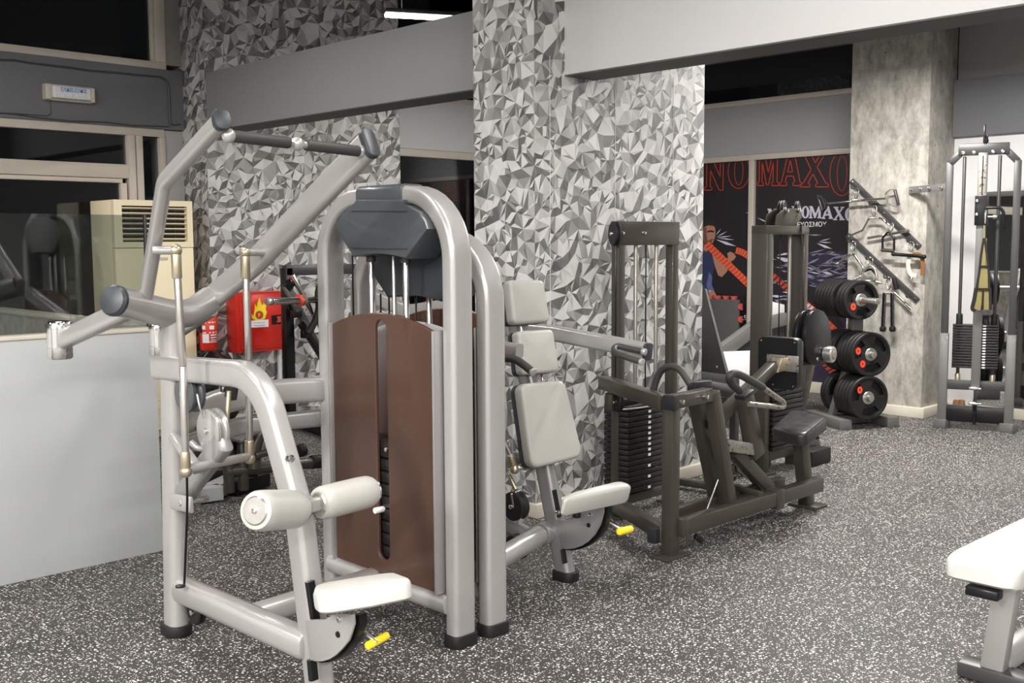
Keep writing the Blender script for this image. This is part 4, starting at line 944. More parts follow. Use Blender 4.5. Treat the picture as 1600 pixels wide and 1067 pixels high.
# chest pad on its boom
c0, c1 = P(1112, 664, y=3.0), P(1208, 571, y=3.0)
bm = bmn(); beam(bm, c0, c1, .055, .055, S=Y, r=.005); obj('pad_boom', bm, OLIVE, T3)
pc = P(1217, 567, y=3.0); px_ = pc.x+.03
py0, py1 = P(1246, 567, x=px_).y, P(1184, 567, x=px_).y
zp0, zp1 = P(1215, 608, x=px_).z, P(1215, 527, x=px_).z
loc = rpoly([(-(py1-py0)/2, -(zp1-zp0)/2), ((py1-py0)/2, -(zp1-zp0)/2), ((py1-py0)/2, (zp1-zp0)/2), (-(py1-py0)/2, (zp1-zp0)/2)], .035, 4)
O = V((px_+.012, (py0+py1)/2, (zp0+zp1)/2))
bm = bmn(); cushion(bm, loc, O, -Y, Z, X, .06, .02, .008); o = obj('chest_pad', bm, BVINYL, T3)
bm = bmn(); holed(bm, [(x*.985, y*.985) for x, y in loc], [], O-X*.012, -Y, Z, X, .012); obj('pad_board', bm, BLACK, o)
for sy, sz in ((-.42, .42), (.42, .42), (-.4, -.42), (.1, -.42), (.4, -.42)):
    p = O+V((-.013, sy*(py1-py0), sz*(zp1-zp0))); bm = bmn(); cyl(bm, p, p+X*.004, .005, 8, c=.001); obj('screw', bm, CHROME, o)
bm = bmn(); bx(bm, (px_-.006, pc.y-.10, pc.z-.045), (px_, pc.y+.09, pc.z+.04), .002); obj('pad_plate', bm, CHIPPED, T3)
bm = bmn(); prism(bm, [(px_-.09, pc.y-.03, pc.z-.045), (px_-.005, pc.y-.03, pc.z-.04), (px_-.005, pc.y-.03, pc.z+.03), (px_-.05, pc.y-.03, pc.z+.03)], (0, .06, 0), .003); obj('pad_bracket', bm, BRASS, T3)
# seat and post
q = [P(1205, 668, z=.47), P(1255, 681, z=.47), P(1291, 651, z=.515), P(1240, 636, z=.515)]
c = sum(q, V((0, 0, 0)))/4; ex = ((q[1]-q[0])+(q[2]-q[3])).normalized(); n_ = ex.cross((q[3]-q[0])).normalized()
if n_.z < 0: n_ = -n_
ey = n_.cross(ex); loc = [((p-c).dot(ex), (p-c).dot(ey)) for p in q]
bm = bmn(); cushion(bm, rpoly(loc, .035, 4), c-n_*.07, ex, ey, n_, .07, .016, .004); obj('seat', bm, BVINYL, T3)
sp = c-n_*.07
foot = V((P(1252, 789, z=0).x, 2.97, 0))
bm = bmn(); beam(bm, sp+Z*.01, foot+Z*.012, .06, .075, S=Y, r=.005); o = obj('seat_post', bm, OLIVE, T3)
bm = bmn(); bx(bm, foot-V((.06, .09, 0)), foot+V((.07, .08, .014)), .003); obj('foot_plate', bm, OLIVE, T3)
p = P(1254, 697, y=2.93); bm = bmn(); cyl(bm, p+Y*.01, p-Y*.012, .01, 8); obj('bolt', bm, BRASS, o)
bm = bmn(); cyl(bm, P(1262, 690, y=2.97), P(1274, 684, y=2.97), .008, 8); ball(bm, P(1276, 683, y=2.97), .014); obj('height_knob', bm, BLACK, o)
# handles
hy = [P(1020, 614, x=3.98), P(1027, 590, x=3.98), P(1036, 577, x=3.98), P(1049, 572.5, x=3.98), P(1062, 577, x=3.98), P(1071, 589, x=3.98), P(1079, 601, x=3.98)]
bm = bmn(); sweep(bm, spline(hy, 5), circ(.0165, 12), S=X, rnd=.004); obj('foam_grip', bm, GRIP, T3, label='black curved foam handle')
bm = bmn(); cyl(bm, P(1019, 620, x=3.98), P(1024, 598, x=3.98), .012); obj('handle_stub', bm, CHIPPED, T3)
H2 = [P(1156, 611, y=2.93), P(1143.5, 600, y=2.90), P(1139.5, 589, y=2.88), P(1147, 583.5, y=2.87), P(1160, 587.5, y=2.86), P(1193, 606, y=2.84)]
bm = bmn(); sweep(bm, spline(H2, 5), circ(.019, 12), S=Y, rnd=.004); oo = obj('foam_grip', bm, GRIP, T3, label='black curved foam handle')
bm = bmn(); sweep(bm, [H2[-1], P(1224, 628, y=2.84), P(1226, 635, y=2.84), P(1219, 636.5, y=2.84), P(1170, 631.5, y=2.90)], circ(.0135, 12), S=Y, fil=.03); obj('handle_tube', bm, CHIPPED, oo)
l0, l1 = P(1163, 616, y=2.95), P(1180, 712, y=2.95)
bm = bmn(); sweep(bm, [l0, l1], rrect(.06, .085, .008, 2), S=Y, rnd=.004, scale=lambda s: 1+.12*s); o = obj('lever', bm, OLIVE, T3)
dd = (l0-l1).normalized(); bm = bmn(); sweep(bm, [l0-dd*.01, l0+dd*.012], rrect(.064, .09, .008, 2), S=Y, rnd=.004); obj('end_cap', bm, CAPM, o)
bm = bmn(); beam(bm, P(1126, 694, y=2.95), P(1176, 702, y=2.95), .06, .06, S=Y, r=.005); obj('lever_foot', bm, CHIPPED, o)
bm = bmn(); beam(bm, P(1145, 704, y=2.97), P(1207, 770, y=2.97), .06, .065, S=Y, r=.005); obj('diagonal_strut', bm, OLIVE, T3)
bm = bmn(); beam(bm, P(1152, 726, y=3.05), P(1205, 774, y=3.05), .04, .03, S=Y); obj('diagonal_strut', bm, CHIPPED, T3)
ringp = [P(1145, 738, y=2.92)+V((.03*math.cos(a), 0, .04*math.sin(a))) for a in [math.pi*2*i/16 for i in range(15)]]
bm = bmn(); sweep(bm, ringp, circ(.006, 8), S=Y); obj('snap_hook', bm, BLACK, T3)
bm = bmn(); cyl(bm, P(1124, 745, y=2.95), P(1101, 806, y=2.95), .004, 8); obj('cable', bm, STEEL, T3)
bm = bmn(); beam(bm, P(957, 614, x=4.06), P(955, 640, x=4.06), .06, .05, S=X); o = obj('pulley_bracket', bm, OLIVE, T3)
pulley(T3, P(963, 628, x=4.06), .050, .028, RUBBER, ax=(1, -.2, 0))
bm = bmn(); sweep(bm, spline([P(972, 640, x=4.1), P(1000, 637, y=3.44), P(1036, 632, y=3.44)], 4), circ(.004, 8)); obj('cable', bm, STEEL, T3)

# ================================================================== OLIVE CABLE TOWER MACHINE (behind)
Y4 = 3.60
T4 = thing('leg_machine', (5.9, 3.6, 0), 'tall olive grey stack machine with top pulleys and black cam before the poster', 'gym machine')
xa, xb = P(1190, 420, y=Y4).x, P(1247, 420, y=Y4).x; z4 = P(1215, 354, y=Y4).z
bm = bmn(); beam(bm, (xa, Y4, .0), (xa, Y4, z4), .115, .06, S=Y, r=.005); obj('tower_post', bm, OLIVE, T4)
bm = bmn(); beam(bm, (xb, Y4, .0), (xb, Y4, z4), .115, .05, S=Y, r=.005); obj('tower_post', bm, OLIVE, T4)
bm = bmn(); bx(bm, (xa-.03, Y4-.058, z4-.05), (xb+.03, Y4+.058, z4+.005), .004); obj('header_beam', bm, OLIVE, T4)
zsill = .115
bm = bmn(); beam(bm, (xa-.02, Y4, zsill), (xb+.25, Y4, zsill), .075, .08, S=Z); obj('tower_sill', bm, OLIVE, T4)
bm = bmn(); bx(bm, (xb-.02, Y4-.14, 0), (xb+.22, Y4-.04, .10), .006); obj('rubber_foot', bm, RUBBER, T4)
bm = bmn(); bx(bm, (xa-.08, Y4-.08, 0), (xa+.08, Y4+.08, .02), .004); obj('foot_plate', bm, OLIVE, T4)
for u in (1204.5, 1233):
    x = P(u, 450, y=Y4).x; bm = bmn(); cyl(bm, (x, Y4, .12), (x, Y4, z4-.04), .012); obj('guide_rod', bm, ROD, T4)
for u in (1213.5,):
    x = P(u, 450, y=Y4).x; bm = bmn(); cyl(bm, (x, Y4-.02, .5), (x, Y4-.02, z4+.08), .004, 8); obj('cable', bm, BLACK, T4)
bm = bmn(); cyl(bm, P(1252, 350, y=Y4-.06), P(1256, 520, y=Y4-.12), .005, 8); obj('cable', bm, BLACK, T4)
zt_, zb_ = P(1220, 602, y=Y4-.06).z, P(1220, 702, y=Y4-.06).z
n4 = 13
for k in range(n4):
    h = (zt_-zb_)/n4; z0 = zb_+k*h; bm = bmn(); bx(bm, (xa+.04, Y4-.075, z0+.002), (xb-.03, Y4+.07, z0+h-.002), .004); obj('stack_plate', bm, IRON, T4)
for u in (1207, 1228):
    x = P(u, 450, y=Y4).x; bm = bmn(); cyl(bm, (x, Y4, zsill+.03), (x, Y4, zb_), .02, 10); obj('buffer', bm, CHIPPED, T4)
pp = [P(1212, 352, y=Y4-.05), P(1243, 352, y=Y4-.05), P(1253, 340, y=Y4-.05), P(1250, 326, y=Y4-.05), P(1228, 325, y=Y4-.05), P(1214, 336, y=Y4-.05)]
bm = bmn(); prism(bm, pp, (0, .008, 0), .001); o = obj('pulley_bracket', bm, OLIVE, T4)
bm = bmn(); prism(bm, [p+Y*.07 for p in pp], (0, .008, 0), .001); obj('pulley_bracket', bm, OLIVE, T4)
for u, v, r in ((1220, 328, .058), (1224, 327, .056), (1246, 326, .048)):
    pulley(T4, P(u, v, y=Y4-.01), r, .022, RUBBER, ax=(-.3, 1, 0))
for u, v in ((1229, 329), (1248, 329)):
    p = P(u, v, y=Y4-.055); bm = bmn(); cyl(bm, p+Y*.01, p-Y*.014, .014, 8); obj('bolt', bm, CHROME, T4)
# cam
egg = [(1279, 483), (1288, 487), (1294, 497), (1298, 512), (1299, 530), (1299, 548), (1297, 562), (1289, 570), (1275, 571), (1265, 567), (1260, 556), (1258, 538), (1258.5, 518), (1262, 500), (1269, 487)]
ye = 3.42
pts = [P(u, v, y=ye) for u, v in egg]; bm = bmn(); prism(bm, pts, (0, .03, 0), .004); o = obj('cam', bm, BLACK, T4, label='egg-shaped black cam disc')
pts = [p+V((-.03, .045, 0)) for p in pts]; bm = bmn(); prism(bm, pts, (0, .03, 0), .004); obj('cam_back', bm, BLACK, o)
hp = P(1289, 553, y=ye); bm = bmn(); lathe(bm, hp, (.10, -1, 0), [(.046, 0), (.046, .016), (.052, .02), (.052, .052), (.047, .058), (.034, .059), (.034, .054), (0, .054)], 24); obj('hub', bm, STEEL, o, label='turned steel hub')
dv_ = V((.10, -1, 0)).normalized(); bm = bmn(); lathe(bm, hp+dv_*.048, (.10, -1, 0), [(.030, 0), (.030, .012), (.018, .016), (.010, .016), (.0, .012)], 16); obj('hub_cap', bm, BRASS, o)
p = P(1277, 561, y=ye); bm = bmn(); cyl(bm, p+Y*.003, p-Y*.006, .012, 10); obj('bolt', bm, CHROME, o)
bm = bmn(); cyl(bm, (hp.x, ye+.02, hp.z), (hp.x-.25, Y4+.02, hp.z), .04); obj('cam_axle', bm, BLACK, T4)
bm = bmn(); beam(bm, P(1268, 560, y=3.56), P(1250, 640, y=3.56), .05, .055, S=Y); obj('leaning_post', bm, OLIVE, T4)
bm = bmn(); beam(bm, P(1250, 635, y=3.56), (xb+.06, 3.58, .12), .05, .055, S=Y); obj('leaning_post', bm, OLIVE, T4)
for z in (.02,):
    bm = bmn(); beam(bm, P(1140, 735, z=.05), P(1200, 722, z=.05), .05, .05, S=Z); obj('floor_bar', bm, OLIVE, T4)
bm = bmn(); beam(bm, P(1062, 752, z=.04), P(1116, 760, z=.04), .04, .05, S=Z); obj('floor_bar', bm, OLIVE, T4)
bm = bmn(); beam(bm, P(1200, 762, z=.03), P(1170, 762, z=.03), .04, .04, S=Z); obj('floor_bar', bm, GREYM, T4)

# ================================================================== LEG BENCH beside it: black back board, roller, pale pad
T5 = thing('leg_extension_bench', (6.2, 4.35, 0), 'machine with leaning black back board and grey roller half hidden by the wallpapered wall', 'gym machine')
yb = 4.25
q = [P(1080, 445, y=yb), P(1101, 447, y=yb), P(1139, 600, y=yb), P(1142, 612, y=yb), P(1090, 612, y=yb)]
bm = bmn(); prism(bm, q, (0, .018, 0), .003); o = obj('back_board', bm, BLACK, T5)
q2 = [q[0]+Y*.018, q[1]+V((.06, .018, -.02)), q[2]+V((.06, .018, 0)), q[3]+V((.055, .018, 0)), q[4]+Y*.018]
bm = bmn(); prism(bm, q2, (0, .06, 0), .015); obj('back_pad', bm, GREYM, T5)
for u, v in ((1119.5, 573), (1109, 585), (1108, 455)):
    p = P(u, v, y=yb); bm = bmn(); cyl(bm, p-Y*.006, p+Y*.002, .010, 8); obj('screw', bm, CHROME, o)
bm = bmn(); beam(bm, P(1088, 588, y=4.2), P(1150, 596, y=4.2), .05, .075, S=Y); obj('frame_bar', bm, DGREY, T5)
bm = bmn(); cyl(bm, P(1101, 604, y=4.05), P(1146, 612, y=4.05), .045, 18, c=.01); obj('roller_pad', bm, GRIP, T5)
bm = bmn(); beam(bm, P(1090, 622, y=4.1), P(1130, 628, y=4.1), .06, .06, S=Y); obj('frame_bar', bm, BLACK, T5)
for x, y in ((P(1094, 600, y=4.2).x, 4.2), (P(1148, 600, y=4.2).x, 4.2)):
    zz = P(1120, 592, y=4.2).z; bm = bmn(); beam(bm, (x, y, 0), (x, y, zz), .05, .05, S=X); obj('leg', bm, DGREY, T5)
T6 = thing('incline_bench', (7.3, 4.6, 0), 'grey framed bench with a pale panel behind the olive tower', 'bench')
y6 = 4.65
bm = bmn(); beam(bm, P(1110, 562, y=y6), P(1182, 509, y=y6), .06, .11, S=Y); obj('side_rail', bm, GREYM, T6)
bm = bmn(); beam(bm, P(1182, 509, y=y6), P(1226, 498, y=y6), .06, .10, S=Y); obj('side_rail', bm, GREYM, T6)
bm = bmn(); prism(bm, [P(1120, 556, y=y6+.02), P(1182, 520, y=y6+.02), P(1226, 506, y=y6+.02), P(1226, 540, y=y6+.02), P(1180, 552, y=y6+.02), P(1120, 575, y=y6+.02)], (0, .04, 0), .003); obj('dark_panel', bm, SLATED, T6)
q = [P(1128, 550, y=y6-.05), P(1180, 548, y=y6-.05), P(1180, 612, y=y6-.05), P(1138, 612, y=y6-.05)]
bm = bmn(); prism(bm, q, (0, .04, 0), .012); obj('pale_panel', bm, WALLW, T6)
for u in (1140, 1178, 1224):
    a = P(u, 560, y=y6+.03); bm = bmn(); beam(bm, (a.x, y6+.03, 0), a, .05, .05, S=X); obj('leg', bm, GREYM, T6)
bm = bmn(); prism(bm, [P(1203, 470, y=4.9), P(1226, 476, y=4.9), P(1226, 497, y=4.9), P(1203, 498, y=4.9)], (0, .03, 0), .004); obj('pale_flap', bm, WALLW, T6)
a = P(1214, 497, y=4.9); bm = bmn(); beam(bm, (a.x, 4.915, 0), a, .03, .03, S=X); obj('leg', bm, GREYM, T6)

# ================================================================== PLATE RACK AND ITS PLATES
AX = V((-.50, -.866, 0)); SD = V((-AX.y, AX.x, 0))*-1           # peg direction, and across (to the right in view)
SD = V((.866, -.50, 0))
RC = P(1338, 662, z=0)+AX*-.22
T7 = thing('plate_rack', RC, 'grey plate tree with round pegs holding rubber weight plates before the concrete column', 'plate rack')
nA = AX.copy()
def rk(s, a, z): return RC+SD*s+AX*a+Z*z
fl0 = P(1322, 664, z=.04); fr0 = P(1396, 660, z=.04)
for f, nm in ((fl0, 'l'), (fr0, 'r')):
    bm = bmn(); beam(bm, V((f.x, f.y, .04)), V((f.x, f.y, .04))-AX*.52, .08, .10, S=Z, r=.008); obj('floor_bar', bm, GREYM, T7)
mid = (fl0+fr0)/2; mid.z = 0
cA = V((fl0.x, fl0.y, .04))-AX*.26; cB = V((fr0.x, fr0.y, .04))-AX*.26
bm = bmn(); beam(bm, cA, cB, .07, .08, S=Z, r=.008); obj('floor_bar', bm, GREYM, T7)
pu = P(1333, 505, x=RC.x); 
def rack_depth(u, v, back=.0): return on(u, v, mid-AX*.26+AX*back, AX)
ub, ut = rack_depth(1333, 655), rack_depth(1332, 440)
ub.z = .05
bm = bmn(); beam(bm, ub, V((ub.x, ub.y, ut.z)), .10, .07, S=SD, r=.006); obj('upright', bm, GREYM, T7)
bm = bmn(); beam(bm, rack_depth(1298, 655), rack_depth(1311, 612), .06, .05, S=AX); obj('brace', bm, GREYM, T7)
bm = bmn(); beam(bm, rack_depth(1311, 612), V((ub.x, ub.y, ut.z*.55)), .06, .05, S=AX); obj('brace', bm, GREYM, T7)
# one rubber plate: disc with three hand slots, hub, badge; AX is its axis
def make_plate(rad, th):
    t = bpy.data.objects.new('weight_plate', None); COL.objects.link(t); ORG[t.name] = V((0, 0, 0))
    def ann(r0, r1, a0, a1, n=7):
        o_ = [(r1*math.cos(R(a0+(a1-a0)*i/n)), r1*math.sin(R(a0+(a1-a0)*i/n))) for i in range(n+1)]
        i_ = [(r0*math.cos(R(a1+(a0-a1)*i/n)), r0*math.sin(R(a1+(a0-a1)*i/n))) for i in range(n+1)]
        return rpoly(o_+i_, .008, 2)
    holes = [ann(rad*.48, rad*.80, a-34, a+34) for a in (40, 160, 280)]
    c2 = circ(rad*.985, 40); bm = bmn()
    O = -AX*th*.32
    holed(bm, c2, holes+[circ(.026, 16)], O, SD, Z, AX, th*.64); o = obj('disc', bm, RUBBER, t)
    bm = bmn(); lathe(bm, (0, 0, 0), AX, [(rad*.86, -th*.36), (rad*.88, -th*.5), (rad*.97, -th*.5), (rad, -th*.36), (rad, th*.36), (rad*.97, th*.5), (rad*.88, th*.5), (rad*.86, th*.36), (rad*.86, -th*.36)], 40); obj('rim', bm, RUBBER, t)
    bm = bmn(); lathe(bm, (0, 0, 0), AX, [(.027, -th*.45), (.046, -th*.45), (.05, -th*.3), (.05, th*.38), (.046, th*.46), (.027, th*.46), (.027, -th*.45)], 24); obj('hub', bm, STEEL, t)
    return t
def badge(parent, c, ang, r):
    p = c+SD*(r*math.cos(ang))+Z*(r*math.sin(ang))
    bm = bmn(); e = [(.022*math.cos(a), .028*math.sin(a)) for a in [2*math.pi*i/20 for i in range(20)]]
    holed(bm, e, [[(x*.22, y*.34) for x, y in e]], p, SD, Z, AX, .002); o = obj('badge', bm, REDP, parent, label='red oval badge')
protoA, protoB = make_plate(.150, .044), make_plate(.170, .044)
def place_plate(proto, pos, label, group, badges=()):
    o = copy_tree(proto)
    o.location = pos; tag(o, label, 'weight plate', group); ORG[o.name] = V(pos)
    for a, r in badges: badge(o, V(pos)+AX*.017, a, r)
    return o
ORDN = ['first', 'second', 'third', 'fourth', 'fifth', 'sixth', 'seventh', 'eighth', 'ninth', 'tenth']
planes = mid-AX*.26
for tier, (uc, vc, proto, nf, nb, gap_b, tip) in {'top': (1347, 469, protoA, 3, 6, .05, (1379, 470)), 'middle': (1362, 554, protoB, 5, 4, .035, (1371, 553)), 'bottom': (1358, 622, protoB, 5, 2, .10, (1366, 624))}.items():
    rad = .150 if proto is protoA else .170
    # front plate's face is laid on a plane in front of the upright
    ff = on(uc, vc, planes+AX*(.30 if tier != 'top' else .26), AX)
    grp = 'rubber weight plates on the rack'
    n_tot = nf+nb
    peg0 = ff-AX*(nf*.046+gap_b+nb*.046+.03)
    bm = bmn(); cyl(bm, peg0, ff+AX*(.21 if tier == 'top' else .035), .024, 18, c=.003); obj('peg', bm, STEEL, T7)
    bm = bmn(); lathe(bm, ff-AX*(nf*.046+.01), AX, [(.026, 0), (.04, 0), (.04, .012), (.026, .012)], 18); obj('peg_collar', bm, GREYM, T7)
    for k in range(nf):
        lab = ('front black rubber plate with red badge on the rack\'s %s peg' % tier) if k == 0 else '%s black rubber plate behind the front one on the %s peg' % (ORDN[k-1], tier)
        place_plate(proto, ff-AX*(k*.046+.025), lab, grp, {'top': [(R(215), .085)], 'middle': [(R(165), .115), (R(225), .10)], 'bottom': [(R(140), .10)]}[tier] if k == 0 else ())
    for k in range(nb):
        place_plate(proto, ff-AX*(nf*.046+gap_b+k*.046+.025), '%s black plate of the rear set on the rack\'s %s peg' % (ORDN[k], tier), grp)

for pr0 in (protoA, protoB):
    for ch_ in list(pr0.children): bpy.data.objects.remove(ch_)
    bpy.data.objects.remove(pr0)

# ================================================================== CABLE TOWER (right)
A8, B8 = P(1471, 668, z=0), P(1575, 675, z=0)
E8 = (B8-A8).normalized(); N8 = V((E8.y, -E8.x, 0))
if N8.dot(EYE-A8) < 0: N8 = -N8
T8 = thing('cable_tower', (A8+B8)/2, 'tall grey cable tower with central column and weight stack beside the concrete column', 'gym machine')
def c8(u, v, f=0): return on(u, v, A8+N8*f, N8)
def bar8(name, uv0, uv1, w, h, mt, f=0, S=None, parent=T8):
    bm = bmn(); beam(bm, c8(*uv0, f), c8(*uv1, f), w, h, S=S or N8, r=.004); return obj(name, bm, mt, parent)
hgt = c8(1540, 252).z
la, lb = V((A8.x, A8.y, .03)), V((A8.x, A8.y, hgt)); ra_, rb_ = V((B8.x, B8.y, .03)), V((B8.x, B8.y, hgt))
W8 = (B8-A8).length; mid8 = (A8+B8)/2
zl8 = c8(1480, 520).z
for a, b_ in ((la, lb), (ra_, rb_)):
    bm = bmn(); beam(bm, a, V((a.x, a.y, zl8)), .065, .065, S=N8, r=.005); o = obj('lower_leg', bm, GREYM, T8)
    bm = bmn(); beam(bm, V((a.x, a.y, zl8-.10)), b_, .05, .05, S=N8, r=.005); obj('upper_leg', bm, DGREY, T8)
    bm = bmn(); box(bm, (a.x, a.y, .035), (.10, .10, .07), .006); obj('foot', bm, GREYM, T8)
zh = c8(1540, 233).z
for s, a in ((1, lb), (-1, rb_)):
    q = a+E8*(s*.075)+Z*(zh-.02-a.z); bm = bmn(); beam(bm, a-Z*.01, q, .05, .05, S=N8, r=.005); o = obj('corner_brace', bm, DGREY, T8)
    bm = bmn(); cyl(bm, q+N8*.02-Z*.01, q+N8*.034-Z*.01, .011, 8); obj('bolt', bm, CHROME, o)
bm = bmn(); beam(bm, lb+E8*.06+Z*(zh-hgt), rb_-E8*.06+Z*(zh-hgt), .07, .085, S=N8, r=.005); o = obj('header', bm, DGREY, T8)
for s in (.20, .36, .64, .78):
    p = A8.lerp(B8, s)+N8*.036+Z*(zh-.025); bm = bmn(); cyl(bm, p, p+N8*.012, .014, 10); obj('bolt', bm, CHROME, o)
zc0, zc1 = .33, zh
bm = bmn(); beam(bm, mid8+N8*.05+Z*zc0, mid8+N8*.05+Z*(zc1-.03), .05, .065, S=N8, r=.004); o = obj('centre_column', bm, GREYM, T8)
bm = bmn(); beam(bm, mid8+N8*.077+Z*1.6, mid8+N8*.077+Z*(zc1-.05), .004, .05, S=N8, r=.001); obj('worn_face', bm, CHIPPED, o)
bm = bmn(); beam(bm, mid8+N8*.081+Z*1.6, mid8+N8*.081+Z*(zc1-.05), .003, .008, S=N8, r=.001); obj('cable', bm, BLACK, T8)
for s in (.22, .74):
    p = A8.lerp(B8, s); bm = bmn(); cyl(bm, p+Z*.32, p+Z*(zh-.05), .0125); obj('guide_rod', bm, DGREY, T8)
    z_ = c8(1512, 490).z; bm = bmn(); cyl(bm, p+Z*(z_-.12), p+Z*z_, .024, 12); obj('rod_buffer', bm, RUBBER, T8)
    bm = bmn(); cyl(bm, p+Z*.33, p+Z*.43, .02, 12); obj('spring', bm, BRASS, T8)
zt_, zb_ = c8(1520, 506).z, c8(1520, 575).z
for k in range(16):
    h = (zt_-zb_)/16; z0 = zb_+k*h
    c_ = A8.lerp(B8, .47)+Z*(z0+h/2); bm = bmn()
    beam(bm, c_-E8*(W8*.34), c_+E8*(W8*.34), .10, h-.005, S=N8, r=.002); o = obj('stack_plate', bm, IRON, T8)
    bm = bmn(); p = c_+E8*(W8*.135)+N8*.0505; beam(bm, p-E8*.012, p+E8*.012, .002, h*.5, S=N8, r=.0005); obj('number_label', bm, WHITE, o, label='small white number label')
bar8('lower_crossbar', (1478, 600), (1572, 604), .05, .07, DGREY)
bm = bmn(); beam(bm, A8+E8*.03+Z*.12, B8-E8*.03+Z*.12, .06, .12, S=N8, r=.004); obj('base_bar', bm, BLACK, T8)
bm = bmn(); beam(bm, mid8+N8*.05+Z*.05, mid8+N8*.05+Z*.33, .06, .02, S=N8); o = obj('pulley_block', bm, BLACK, T8)
pulley(T8, mid8+N8*.05+Z*.20, .05, .025, RUBBER, ax=E8)
for z_ in (.215, .33):
    bm = bmn(); cyl(bm, mid8+N8*.09-E8*.045+Z*z_, mid8+N8*.09+E8*.045+Z*z_, .012, 10); obj('bolt', bm, CHROME, T8)
zx = c8(1542, 195).z
bm = bmn(); beam(bm, mid8+Z*zh, mid8+Z*zx, .06, .014, S=N8, r=.004); obj('top_bracket', bm, BLACK, T8)
bm = bmn(); beam(bm, mid8+E8*.022+Z*zh, mid8+E8*.022+Z*(zx-.07), .05, .008, S=N8, r=.003); obj('top_bracket', bm, BLACK, T8)
pulley(T8, mid8+E8*.011+Z*(zx-.12), .045, .02, RUBBER, ax=E8)
# carriage with its bent handle and pull pin
cz0, cz1 = c8(1540, 352).z, c8(1540, 306).z
pc8 = mid8+N8*.06
bm = bmn(); beam(bm, pc8+Z*cz0, pc8+Z*cz1, .08, .09, S=N8, r=.004); o = obj('carriage', bm, BLACK, T8)
hz = c8(1545, 325).z
bm = bmn(); sweep(bm, [pc8+N8*.03+E8*.03+Z*hz, pc8+N8*.03+E8*.15+Z*hz, pc8+N8*.03+E8*.155+Z*(hz-.16)], circ(.012, 10), S=N8, fil=.05, rnd=.003); obj('carriage_handle', bm, BLACK, o)
pz = c8(1550, 339).z; bm = bmn(); cyl(bm, pc8+N8*.03+E8*.03+Z*pz, pc8+N8*.03+E8*.10+Z*pz, .008); cyl(bm, pc8+N8*.03+E8*.08+Z*pz, pc8+N8*.03+E8*.11+Z*pz, .016); obj('pull_pin', bm, STEEL, o)
for z_ in (hz+.05, hz-.05):
    bm = bmn(); cyl(bm, pc8+N8*.04-E8*.03+Z*z_, pc8+N8*.055-E8*.03+Z*z_, .012, 8); obj('bolt', bm, CHROME, o)
# wall bracket to the concrete column
wz = P(1455, 296, x=8.40).z
q0 = P(1421, 297, x=8.405); q1 = V((A8.x-.01, A8.y+.03, wz))
bm = bmn(); beam(bm, q0, q1+V((0, -.05, 0)), .012, .055, S=X, r=.002); o = obj('wall_bracket', bm, SILVERD, T8)
for s in (.08, .34, .58, .9):
    p = q0.lerp(q1, s); bm = bmn(); cyl(bm, p-X*.012, p+X*.002, .012, 8); obj('bolt', bm, CHROME, o)
# suspension straps hanging from the carriage
SP = mid8+N8*.13
T9 = thing('suspension_straps', SP+Z*c8(1540, 400).z, 'olive and black suspension straps hanging from the cable tower carriage', 'straps')
def strap(name, uvs, w, mt, f=.13, th=.008):
    pts = [c8(u, v, f) for u, v in uvs]; bm = bmn(); sweep(bm, spline(pts, 4), rrect(w, th, .002, 1), S=E8); return obj(name, bm, mt, T9)
strap('cord', [(1538, 352), (1538, 374)], .012, OLIVEW)
bm = bmn(); cyl(bm, c8(1540, 328, .13), c8(1539, 350, .13), .010, 8); obj('carabiner', bm, CHROME, T9)
strap('webbing', [(1537.5, 372), (1536.5, 395), (1535, 422)], .040, OLIVEW, .136)
strap('webbing', [(1538.5, 372), (1542, 398), (1545, 425), (1546, 450)], .016, BLACK, .14); strap('webbing', [(1537, 372), (1533, 398), (1530, 425), (1526, 450)], .016, BLACK, .14)
strap('webbing', [(1538, 374), (1539, 398), (1540, 422)], .034, OLIVEW, .130)
strap('webbing', [(1537, 420), (1536.5, 436), (1537, 452)], .062, OLIVEW, .136)
strap('cross_band', [(1530, 416), (1545, 416)], .012, BLACK, .146)
strap('foot_loop', [(1530.5, 452), (1529, 468), (1526, 484)], .052, OLIVEW, .136); strap('foot_loop', [(1541.5, 452), (1541.5, 468), (1542.5, 484)], .046, OLIVEW, .136)
strap('loop_edge', [(1525, 450), (1522, 468), (1519, 482), (1524, 486)], .026, BLACK, .142); strap('loop_edge', [(1547, 450), (1547.5, 468), (1547.5, 484)], .020, BLACK, .142); strap('loop_edge', [(1536, 454), (1535.5, 468), (1535, 484)], .014, BLACK, .142)
strap('loop_band', [(1525, 451.5), (1547, 451.5)], .014, BLACK, .148)

# mirror on the right wall and what leans by it
tm = thing('wall_mirror', (XR-.012, 2.5, .1), 'tall frameless mirror on the white wall behind the cable tower', 'mirror')
my0 = P(1533, 450, x=XR).y; mz1 = P(1533, 300, x=XR).z
bm = bmn(); bx(bm, (XR-.012, .4, .09), (XR-.002, my0, mz1), 0); obj('mirror_sheet', bm, MIRROR, tm)
t = thing('ankle_weights', P(1501, 640, x=XR-.08), 'small brown bundle leaning on the white wall behind the cable tower foot', 'bundle')
for u in (1497, 1505):
    bm = bmn(); a, b_ = P(u, 652, x=XR-.08), P(u-2, 625, x=XR-.05); a.z = .004; sweep(bm, spline([a, a.lerp(b_, .5)+V((-.01, .01, 0)), b_], 4), rrect(.05, .03, .01), S=Y, rnd=.008); obj('roll', bm, LEATHER, t)
